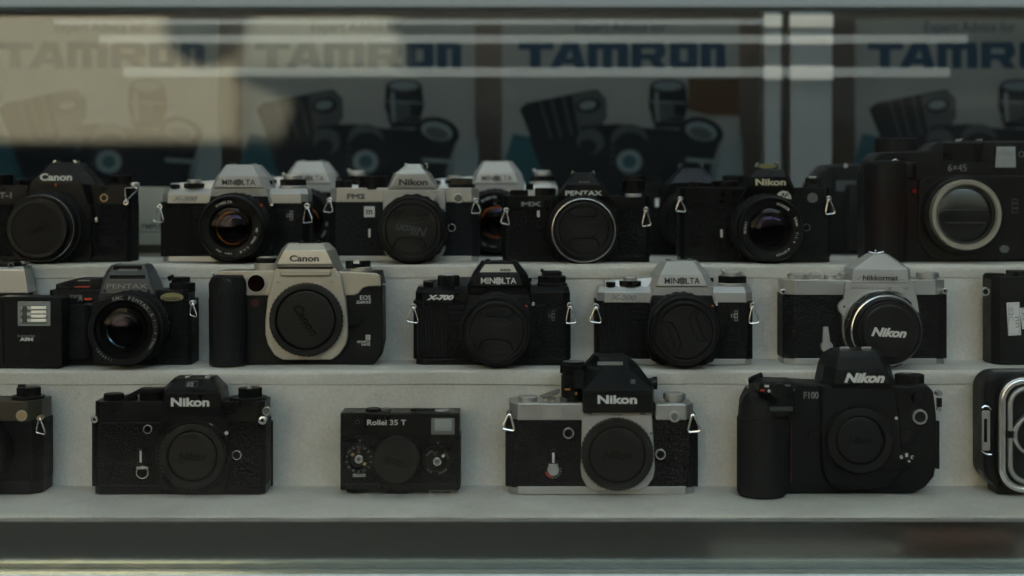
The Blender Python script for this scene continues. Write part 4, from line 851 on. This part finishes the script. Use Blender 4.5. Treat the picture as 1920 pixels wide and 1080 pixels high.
k = MB(); k.slab([(c.X(1870, 0), 0), (c.X(2050, 0), 0), (c.X(2050, 0), 26), (c.X(1870, 0), 26)], 0, c.Z(914, 0), PLA, .8); k.build('base_foot', c.root)

# ================================================================= display case
def fabric():
    m = bpy.data.materials.new('pale_display_fabric'); m.use_nodes = True; n = m.node_tree.nodes; l = m.node_tree.links; p = n['Principled BSDF']
    tc = n.new('ShaderNodeTexCoord'); p.inputs['Roughness'].default_value = .9; p.inputs['Specular IOR Level'].default_value = .15
    a = n.new('ShaderNodeTexNoise'); a.inputs['Scale'].default_value = 9; a.inputs['Detail'].default_value = 8; a.inputs['Roughness'].default_value = .65
    b = n.new('ShaderNodeTexNoise'); b.inputs['Scale'].default_value = 420; b.inputs['Detail'].default_value = 4
    s = n.new('ShaderNodeTexNoise'); s.inputs['Scale'].default_value = 70; s.inputs['Detail'].default_value = 2
    for t in (a, b, s): l.new(tc.outputs['Object'], t.inputs['Vector'])
    cr = n.new('ShaderNodeValToRGB'); cr.color_ramp.elements[0].position = .3; cr.color_ramp.elements[0].color = (.46,.46,.41,1); cr.color_ramp.elements[1].position = .7; cr.color_ramp.elements[1].color = (.66,.665,.62,1)
    l.new(a.outputs['Fac'], cr.inputs[0])
    sp = n.new('ShaderNodeValToRGB'); sp.color_ramp.elements[0].position = .20; sp.color_ramp.elements[0].color = (.55,.55,.5,1); sp.color_ramp.elements[1].position = .30; sp.color_ramp.elements[1].color = (1,1,1,1)
    l.new(s.outputs['Fac'], sp.inputs[0])
    mb = n.new('ShaderNodeMix'); mb.data_type = 'RGBA'; mb.blend_type = 'MULTIPLY'; mb.inputs[0].default_value = 1; l.new(cr.outputs[0], mb.inputs[6]); l.new(sp.outputs[0], mb.inputs[7])
    bb = n.new('ShaderNodeMix'); bb.data_type = 'RGBA'; bb.blend_type = 'MULTIPLY'; bb.inputs[0].default_value = .35; l.new(mb.outputs[2], bb.inputs[6])
    c2 = n.new('ShaderNodeValToRGB'); c2.color_ramp.elements[0].position = .35; c2.color_ramp.elements[0].color = (.7,.7,.7,1); c2.color_ramp.elements[1].position = .65
    l.new(b.outputs['Fac'], c2.inputs[0]); l.new(c2.outputs[0], bb.inputs[7]); l.new(bb.outputs[2], p.inputs['Base Color'])
    ad = n.new('ShaderNodeMath'); ad.operation = 'MULTIPLY_ADD'; ad.inputs[1].default_value = .25; l.new(b.outputs['Fac'], ad.inputs[0]); l.new(a.outputs['Fac'], ad.inputs[2])
    bu = n.new('ShaderNodeBump'); bu.inputs['Strength'].default_value = .5; bu.inputs['Distance'].default_value = .003; l.new(ad.outputs[0], bu.inputs['Height']); l.new(bu.outputs[0], p.inputs['Normal'])
    return m
FAB = fabric()
def thing(name, label, cat, loc=(0, 0, 0), group=None):
    o = bpy.data.objects.new(name, None); sc.collection.objects.link(o); o.location = [v/1000 for v in loc]; o['label'] = label; o['category'] = cat
    if group: o['group'] = group
    return o
def struct(o): o['kind'] = 'structure'; return o
YR1, YR2, YE = -36.0, 40.0, -151.0       # riser faces and front edge
W = 820
stand = thing('display_stand', 'stepped display stand covered in pale grey cloth that carries the three rows of cameras', 'display stand')
def tread(y0, y1, z):
    # cloth sheet with a soft rolled nose and slight unevenness, folded down over the front
    k = MB(); b = bmesh.new(); nx = 120; prof = [(y1, z)]
    n = 10
    for i in range(1, n): prof.append((y1+(y0+4-y1)*i/n, z))
    for i in range(6): a = math.radians(90*i/5); prof.append((y0+4-4*math.sin(a), z-4+4*math.cos(a)))
    prof.append((y0, z-7)); prof.append((y0+.6, z-12)); prof.append((y0+6, z-14))
    G = []
    for i in range(nx+1):
        x = -W+2*W*i/nx
        G.append([b.verts.new((x, y+.35*math.sin(x*.021+j), zz+(-.35-.3*math.sin(x*.013+y*.06)-.25*math.sin(x*.047+y*.02) if j < 12 else -.3*math.sin(x*.03)))) for j, (y, zz) in enumerate(prof)])
    for i in range(nx):
        for j in range(len(prof)-1): b.faces.new([G[i][j], G[i+1][j], G[i+1][j+1], G[i][j+1]])
    k.merge(b, FAB); return k.build('tread', stand, wn=False)
def riser(y, z0, z1):
    k = MB(); b = bmesh.new(); nx = 160; nz = 14; G = []
    for i in range(nx+1):
        x = -W+2*W*i/nx
        G.append([b.verts.new((x, y+2+.5*math.sin(x*.012+j*.3)*math.sin(j*.45)-(1.5*max(0, (2-j))/2), z0+(z1-z0)*j/nz)) for j in range(nz+1)])
    for i in range(nx):
        for j in range(nz): b.faces.new([G[i][j], G[i+1][j], G[i+1][j+1], G[i][j+1]])
    k.merge(b, FAB); return k.build('riser', stand, wn=False)
tread(YE, YR1+2, ZF); riser(YR1, ZF-1, ZM-6); tread(YR1, YR2+2, ZM); riser(YR2, ZM-1, ZT-6); tread(YR2, 430, ZT)

# metal fascia under the front tread, sill, glass, frame
def brushed(name, col, rough):
    m = mat(name, col, rough, 1.0, bump=('noise', 30, .04, .002)); return m
FAS = brushed('dark_polished_metal', (.26,.29,.265), .14); ALU = mat('pale_aluminium', (.36,.38,.37), .42, .6, var=.05)
k = MB(); k.box(-W, W, YE-6, YE-2, -46, -1.5, FAS, .6); o = k.build('fascia_strip'); o['label'] = 'long dark polished metal strip running below the front step'; o['category'] = 'metal strip'
k = MB(); k.box(-W, W, YE-7.6, YE-6.2, -3.2, -1.2, ALU, .2).build('edge_trim', o)
zs = -(1066-HY)*(1300-158)/F+EYE
k = MB(); k.box(-W, W, -185, -158, zs-30, zs, ALU, 1.5); o = k.build('window_sill'); o['label'] = 'pale aluminium window sill along the bottom edge of the display window'; o['category'] = 'window sill'
GY = -176
k = MB(); k.box(-W, W, GY, GY+6, zs+.5, 900, WINDOW, 0); o = k.build('shop_window', wn=False); o['label'] = 'large clear shop window pane with street reflections in front of all cameras'; o['category'] = 'window'
zt_ = (HY-9)*1080/F+EYE
k = MB(); k.box(-W, W, -200, -178, zt_, zt_+34, mat('dull_aluminium', (.11,.12,.115), .5, .3), 3); o = k.build('window_rail'); o['label'] = 'blurred pale aluminium rail across the very top of the window'; o['category'] = 'window rail'
WOOD = mat('dark_brown_panel', (.035,.028,.02), .5, bump=('noise', 20, .2, .002), var=.4)
STP2=None
DRK = mat('dark_interior', (.05,.05,.048), .8, var=.2)
k = MB(); k.box(-W-20, W+20, 640, 660, -300, 920, WOOD, 0); struct(k.build('back_wall'))
k = MB(); k.box(-W-20, -W-1, -200, 640, -300, 920, DRK, 0); struct(k.build('side_wall')); k = MB(); k.box(W+1, W+20, -200, 640, -300, 920, DRK, 0); struct(k.build('side_wall'))
FRO = bpy.data.materials.new('added_light_diffuser'); FRO.use_nodes = True
n = FRO.node_tree.nodes; l = FRO.node_tree.links; p = n['Principled BSDF']; p.inputs['Base Color'].default_value = (.7,.72,.7,1); tl = n.new('ShaderNodeBsdfTranslucent'); tl.inputs[0].default_value = (.8,.78,.72,1)
mx = n.new('ShaderNodeMixShader'); mx.inputs[0].default_value = .4; l.new(p.outputs[0], mx.inputs[1]); l.new(tl.outputs[0], mx.inputs[2]); l.new(mx.outputs[0], n['Material Output'].inputs[0])
b = bmesh.new(); b.faces.new([b.verts.new(q) for q in ((-W-20, -200, 921), (W+20, -200, 921), (W+20, 640, 921), (-W-20, 640, 921))]); k = MB(); k.merge(b, FRO); struct(k.build('diffuser_ceiling', wn=False))  # unseen panel, made translucent to add soft light from above

# posters
YP = 430.0; DP = 1300+YP
def px2(x, y, d=DP): return ((x-960)*d/F, (HY-y)*d/F+EYE)
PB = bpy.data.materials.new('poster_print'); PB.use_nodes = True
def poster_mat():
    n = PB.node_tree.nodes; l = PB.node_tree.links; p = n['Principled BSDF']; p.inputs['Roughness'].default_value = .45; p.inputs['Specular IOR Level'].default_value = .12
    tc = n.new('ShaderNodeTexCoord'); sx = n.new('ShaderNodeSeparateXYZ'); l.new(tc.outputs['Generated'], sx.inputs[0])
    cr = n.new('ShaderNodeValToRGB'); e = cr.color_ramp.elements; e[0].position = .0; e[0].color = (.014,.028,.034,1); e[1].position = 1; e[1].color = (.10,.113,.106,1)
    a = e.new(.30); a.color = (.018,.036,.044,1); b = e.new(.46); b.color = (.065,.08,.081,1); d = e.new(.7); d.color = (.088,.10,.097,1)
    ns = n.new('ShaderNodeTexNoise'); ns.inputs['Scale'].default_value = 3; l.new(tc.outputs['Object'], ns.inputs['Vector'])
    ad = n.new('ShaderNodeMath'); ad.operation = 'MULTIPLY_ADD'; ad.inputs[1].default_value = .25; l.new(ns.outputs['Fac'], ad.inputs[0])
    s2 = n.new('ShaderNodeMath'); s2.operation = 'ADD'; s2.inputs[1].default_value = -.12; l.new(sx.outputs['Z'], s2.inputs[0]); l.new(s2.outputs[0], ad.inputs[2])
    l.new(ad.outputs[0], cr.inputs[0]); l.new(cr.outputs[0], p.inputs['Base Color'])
poster_mat()
NAV = mat('navy_ink', (.012,.026,.042), .4, spec=.08); INK = mat('black_ink', (.004,.006,.008), .5, spec=.08); IN2 = mat('slate_ink', (.022,.028,.030), .5, spec=.08); IN3 = mat('pale_slate_ink', (.06,.08,.085), .5, spec=.08); TEA = mat('teal_ink', (.008,.03,.038), .4, spec=.08); BRI = mat('brown_ink', (.03,.02,.012), .4, spec=.08)
def poster(x0, x1, yt, tx0, tx1, label, notch=False):
    X0, Z1 = px2(x0, yt); X1, Z0 = px2(x1, 480); k = MB(); k.box(0, X1-X0, 0, 4, 0, Z1-Z0, PB, .2, 1)
    o = k.build('poster'); o.location = (X0/1000, YP/1000, Z0/1000); o['label'] = label; o['category'] = 'poster'; o['group'] = 'advertising posters behind the cameras'
    def L(x, y): a, b = px2(x, y); return (a-X0, b-Z0)
    lay = [0]
    def flat(pts, m, name='printed_lens', parent=o):
        lay[0] += 1; y = -.15-lay[0]*.04
        return MB().plate([L(a, b) for a, b in pts], y, y+.03, m, 0).build(name, parent, wn=False)
    u = (tx1-tx0)/385.0
    def T(a): return tx0+a*u
    yA, yB = 79, 128
    lt = [(0, 62), (66, 128), (124, 206), (212, 276), (284, 332), (342, 385)]
    def rc(a, b, c_, d): return [(T(a), c_), (T(b), c_), (T(b), d), (T(a), d)]
    S = []
    S += [rc(0, 66, yA, yA+14), rc(22, 42, yA+13, yB)]
    S += [[(T(84), yA), (T(112), yA), (T(126), yB), (T(106), yB), (T(98), yA+14), (T(78), yB), (T(58), yB)], rc(84, 114, yA+30, yA+41)]
    S += [rc(130, 204, yA, yA+14), rc(130, 148, yA+12, yB), rc(158, 176, yA+12, yB), rc(186, 206, yA+8, yB)]
    S += [rc(212, 272, yA, yA+12), rc(212, 231, yA+11, yB), rc(256, 276, yA+8, yA+26), rc(228, 270, yA+22, yA+33), [(T(244), yA+32), (T(264), yA+32), (T(278), yB), (T(256), yB)]]
    S += [rc(284, 334, yA, yA+13), rc(284, 303, yA+12, yB-6), rc(317, 336, yA+6, yB-6), rc(286, 334, yB-13, yB)]
    S += [rc(342, 382, yA, yA+13), rc(342, 361, yA+12, yB), rc(370, 388, yA+5, yB)]
    k = MB()
    for i, s_ in enumerate(S): k.plate([L(a, b) for a, b in s_], -.3-.02*i, -.2-.02*i, NAV, 0)
    k.build('printed_word', o, wn=False)
    b = text_bm('Expert Advice for', .0)
    xs = [v.co.x for v in b.verts]; kx = (L(T(275), 0)[0]-L(T(105), 0)[0])/(max(xs)-min(xs)); a0 = L(T(105), 60)
    for v in b.verts: v.co = Vector((a0[0]+v.co.x*kx, -.3-v.co.z*.5, a0[1]+v.co.y*kx*1.2))
    k = MB(); k.merge(b, NAV); k.build('printed_line', o, wn=False)
    ox = T(0)-970
    def q(pts): return [(a*u+970*(1-u)+ox if False else (a-970)*u+T(0), b) for a, b in pts]
    def el(cx, cy, rx, ry, rot=0, n=28):
        r_ = math.radians(rot); return q([(cx+rx*math.cos(t)*math.cos(r_)-ry*math.sin(t)*math.sin(r_), cy+rx*math.cos(t)*math.sin(r_)+ry*math.sin(t)*math.cos(r_)) for t in [i*2*math.pi/n for i in range(n)]])
    flat(q([(945, 300), (960, 250), (1050, 270), (1100, 320), (1100, 400), (945, 400)]), TEA, 'printed_shade')
    flat(q([(972, 205), (985, 193), (1110, 168), (1128, 180), (1132, 225), (1120, 245), (1010, 268), (995, 262)]), INK)
    flat(q([(1070, 178), (1118, 167), (1135, 185), (1136, 222), (1112, 245), (1080, 235)]), IN2); flat(el(1101, 198, 24, 14, -8), INK); flat(el(1100, 197, 16, 8, -8), IN3)
    flat(q([(990, 255), (1100, 235), (1160, 232), (1210, 240), (1300, 245), (1330, 330), (1300, 400), (1040, 400)]), INK)
    flat(el(1178, 262, 34, 30), IN2); flat(el(1180, 290, 38, 42), INK); flat(el(1178, 303, 24, 22), IN3); flat(el(1178, 303, 13, 12), TEA); flat(el(1105, 265, 26, 24, 20), IN2); flat(el(1100, 275, 16, 14), INK)
    for t in (.18, .34, .52, .66):
        xa, ya, xb, yb = 985+128*t, 193-25*t, 1010+112*t, 266-23*t
        flat(q([(xa, ya), (xa+4, ya-1), (xb+4, yb-1), (xb, yb)]), IN2)
    for t in (262, 276, 290): flat(q([(1142, t+12), (1150, t+16), (1150, t+20), (1142, t+16)]), IN2)
    flat(q([(1216, 160), (1284, 160), (1288, 200), (1276, 240), (1226, 240), (1214, 200)]), INK); flat(q([(1220, 190), (1262, 194), (1262, 220), (1232, 228)]), IN2); flat(el(1250, 160, 33, 12), IN2); flat(el(1250, 161, 26, 8), IN3)
    for t in (188, 214, 224): flat(q([(1218, t), (1284, t+4), (1284, t+7), (1218, t+3)]), IN3 if t == 188 else IN2)
    flat(q([(1225, 172), (1232, 174), (1234, 230), (1228, 228)]), IN3)
    flat(q([(1272, 250), (1350, 262), (1336, 300), (1320, 350), (1280, 350)]), INK); flat(el(1313, 248, 42, 28, 14), INK); flat(el(1312, 246, 30, 17, 14), IN3); flat(el(1312, 250, 22, 11, 14), IN2)
    flat(q([(1284, 296), (1338, 300), (1336, 306), (1284, 303)]), IN3); flat(q([(1350, 290), (1390, 255), (1390, 400), (1325, 400)]), IN3, 'printed_shade')
    if notch: flat([(1290, 147), (x1, 147), (x1, 216), (1330, 216), (1290, 206)], BRI, 'printed_panel')
    return o
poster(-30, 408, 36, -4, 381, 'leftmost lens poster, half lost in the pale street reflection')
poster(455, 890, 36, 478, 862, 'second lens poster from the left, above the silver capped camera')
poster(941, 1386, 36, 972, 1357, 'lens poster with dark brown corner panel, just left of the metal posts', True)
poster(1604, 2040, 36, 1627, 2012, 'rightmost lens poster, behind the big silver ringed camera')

# uprights and pale bands imitating reflected light in front of the posters
STL = mat('brushed_upright', (.20,.23,.24), .3, .5, bump=('noise', 18, .05, .003)); STP = mat('post_band_tint', (.60,.58,.51), .4)
def post(x0, x1, m, label, d=1690, y1=520, dep=30):
    X0, _ = px2(x0, 0, d); X1, _ = px2(x1, 0, d); k = MB(); k.box(X0, X1, d-1300, d-1300+dep, ZT, 900, m, 1, 2); o = k.build('metal_post'); o['label'] = label; o['category'] = 'post'; o['group'] = 'metal uprights behind the cameras'
    for (a, b_) in ((28, 52), (66, 84), (124, 150)):  # pale boxes imitating light bands reflected on the post
        _, za = px2(0, b_, d); _, zb = px2(0, a, d); k = MB(); k.box(X0-1, X1+1, d-1302, d-1297, za, zb, STP, 1, 2); k.build('post_light_band', o)
    return o
post(1482, 1560, STL, 'wide polished metal post standing behind the cameras, left of the rightmost poster')
post(1434, 1464, STL, 'narrow polished metal post directly left of the wide one')
BAND = bpy.data.materials.new('reflected_band_tint'); BAND.use_nodes = True
n = BAND.node_tree.nodes; l = BAND.node_tree.links; tr = n.new('ShaderNodeBsdfTransparent'); mx = n.new('ShaderNodeMixShader'); mx.inputs[0].default_value = .21
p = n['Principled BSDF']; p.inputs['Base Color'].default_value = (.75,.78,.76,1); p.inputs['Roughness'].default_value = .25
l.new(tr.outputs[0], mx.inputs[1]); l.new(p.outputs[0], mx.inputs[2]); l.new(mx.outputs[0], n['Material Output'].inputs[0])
for (x0, x1, y, h, lab) in ((230, 1782, 135, 9, 'lowest of three pale translucent bands imitating reflected light before the posters'), (185, 1815, 73, 8, 'middle one of three pale translucent bands imitating reflected light before the posters'), (100, 1460, 41, 5, 'thin topmost pale translucent band imitating reflected light before the posters')):
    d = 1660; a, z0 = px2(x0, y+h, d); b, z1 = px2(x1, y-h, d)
    k = MB(); k.box(a, b, d-1300, d-1296, z0, z1, BAND, 1.2, 2); o = k.build('reflected_band'); o['label'] = lab; o['category'] = 'light band'; o['group'] = 'reflected light bands'  # translucent strip standing in for a reflected band of light

# ================================================================= the street behind the photographer (seen only as reflections)
GZ = -1150.0
GRB_ = mat('shop_render', (.3,.3,.28), .8)
PAV = mat('pavement_stone', (.03,.03,.028), .9, spec=.05, bump=('noise', 8, .3, .01), var=.15)
ASP = mat('asphalt', (.02,.021,.022), .9, spec=.05, var=.2)
k = MB(); k.box(-30000, 30000, -3000, -260, GZ-200, GZ, PAV, 0); struct(k.build('pavement'))
k = MB(); k.box(-30000, 30000, -40000, -3000, GZ-320, GZ-120, ASP, 0); struct(k.build('road'))
k = MB(); k.box(-30000, 30000, -14000, -8600, GZ-119, GZ, PAV, 0); struct(k.build('far_pavement'))
k = MB(); k.box(-W-20, W+20, -240, -170, GZ, zs-31, DRK, 0); struct(k.build('shop_wall'))
k = MB(); k.box(-14000, 14000, 700, 6000, GZ, GZ+11000, GRB_, 0); struct(k.build('shop_shade_block'))  # unseen tall block, added and raised to throw shade over the street
BEI2 = mat('pale_concrete', (.085,.08,.068), .85)
BEI = mat('cream_render', (.117,.107,.077), .85, var=.06); DGB = mat('dark_shopfront', (.010,.012,.012), .6, spec=.05); GRB = mat('grey_green_render', (.014,.017,.015), .85, spec=.05, var=.15)
def bl(name, label, x0, x1, y0, y1, segs, cat='building'):
    o = thing(name, label, cat, ((x0+x1)/2, y1, GZ))
    for (nm, a, b, z0, z1, pr_, m) in segs:
        MB().box(a-(x0+x1)/2, b-(x0+x1)/2, -(y1-y0), pr_, z0-GZ, z1-GZ, m, 8, 1).build(nm, o)
    return o
def vz(py, s=.292): return EYE+(HY-py)/s
def vx(px, s=.292): return (px-960)/s
B1 = bl('opposite_building', 'cream rendered building across the street, seen only as a pale reflection', -9000, vx(432), -13000, -9000,
   [('wall', -9000, vx(432), vz(272), 7000, 0, BEI), ('shopfront', -9000, vx(432), GZ, vz(272), -200, DGB), ('shade_awning', -9000, -1467, EYE+200, EYE+240, 2000, DGB)])  # awning added to keep the shopfront below it in shade
for i in range(5):
    k = MB(); k.box(-7200+i*1250-300, -7200+i*1250+300, -60, 40, 3600, 4900, DGB, 5, 1); wo = k.build('window', B1); wo.location.x = (9000-vx(432))/2000
bl('opposite_building', 'grey green building across the street, beside the cream one, seen only as a reflection', vx(434), 12000, -13000, -9400,  # its awnings are added to hold the wall below in shade
   [('wall', vx(434), 12000, GZ, 4600, 0, GRB), ('shade_awning', -1460, vx(770), EYE+560, EYE+600, 2400, DGB), ('shade_awning', vx(770), 12000, EYE+850, EYE+890, 2400, DGB), ('doorway', vx(900), vx(1250), GZ, vz(300), 30, DGB), ('edge_fade_strip', vx(436), vx(525), vz(255), vz(125), 30, mat('edge_fade_tone', (.05,.05,.038), .85)), ('panel', vx(434), vx(740), vz(120), vz(-60), 60, mat('sandy_panel', (.075,.078,.062), .85))])  # mid-tone strip grades off the edge of the pale reflection in colour
k = MB(); k.lathe('y', (vx(370, .30), 0, vz(10, .30)), [(-8930, 270, DGB), (-8990, 270, DGB)], DGB, 40); o = k.build('hanging_sign'); o['label'] = 'dark round sign hanging before the cream building, seen as a reflection'; o['category'] = 'sign'
k = MB(); k.box(vx(560), vx(600), -8900, -8800, vz(262), vz(190), BEI, 20, 2); o = k.build('pale_wall_box'); o['label'] = 'small pale box on the grey green wall, seen as a reflection'; o['category'] = 'lamp'  # plain pale box standing in front of the wall
v = thing('concrete_planter', 'low concrete planter on the pavement, seen as a dim reflection in the metal strip', 'planter', (1150, -3500, GZ))
k = MB(); k.box(-560, 800, -150, 150, 0, 330, BEI2, 12, 2); k.build('trough', v)
k = MB(); k.box(1130, 1430, -3480, -3360, GZ+331, GZ+400, mat('orange_plastic', (.07,.02,.01), .6), 8, 2); o = k.build('crate'); o['label'] = 'flat orange crate lying on the concrete planter, seen as a reflection'; o['category'] = 'crate'
k = MB(); k.lathe('z', (1470, -3200, 0), [(GZ, 35, BEI2), (GZ+800, 35, BEI2), (GZ+830, 20, BEI2)], BEI2, 32); o = k.build('bollard'); o['label'] = 'pale round bollard beside the planter, seen as a reflection at lower right'; o['category'] = 'bollard'
# parcel van, red striped
VRD = mat('red_van_paint', (.022,.006,.004), .6, spec=.1); VWH = mat('grey_van_paint', (.02,.02,.02), .6, spec=.1)
v = thing('parked_van', 'grey parked van with a red stripe, seen as a dim reflection at the right', 'van', (2150, -6200, GZ-120))
k = MB(); k.box(-700, 2600, -900, 900, 350, 1150, VWH, 60, 3).box(-680, 2600, -850, 895, 1100, 1900, VWH, 80, 3); k.build('body', v)
MB().box(-690, -470, 890, 902, 1290, 1540, VRD, 20, 2).build('stripe', v)
for xx in (100, 2000):
    for yy in (-850, 850): MB().lathe('y', (xx, 0, 330), [(yy-110, 320, RUB), (yy+110, 320, RUB), (yy+110, 180, SIL), (yy+100, 60, SIL)], RUB, 32).build('wheel', v)
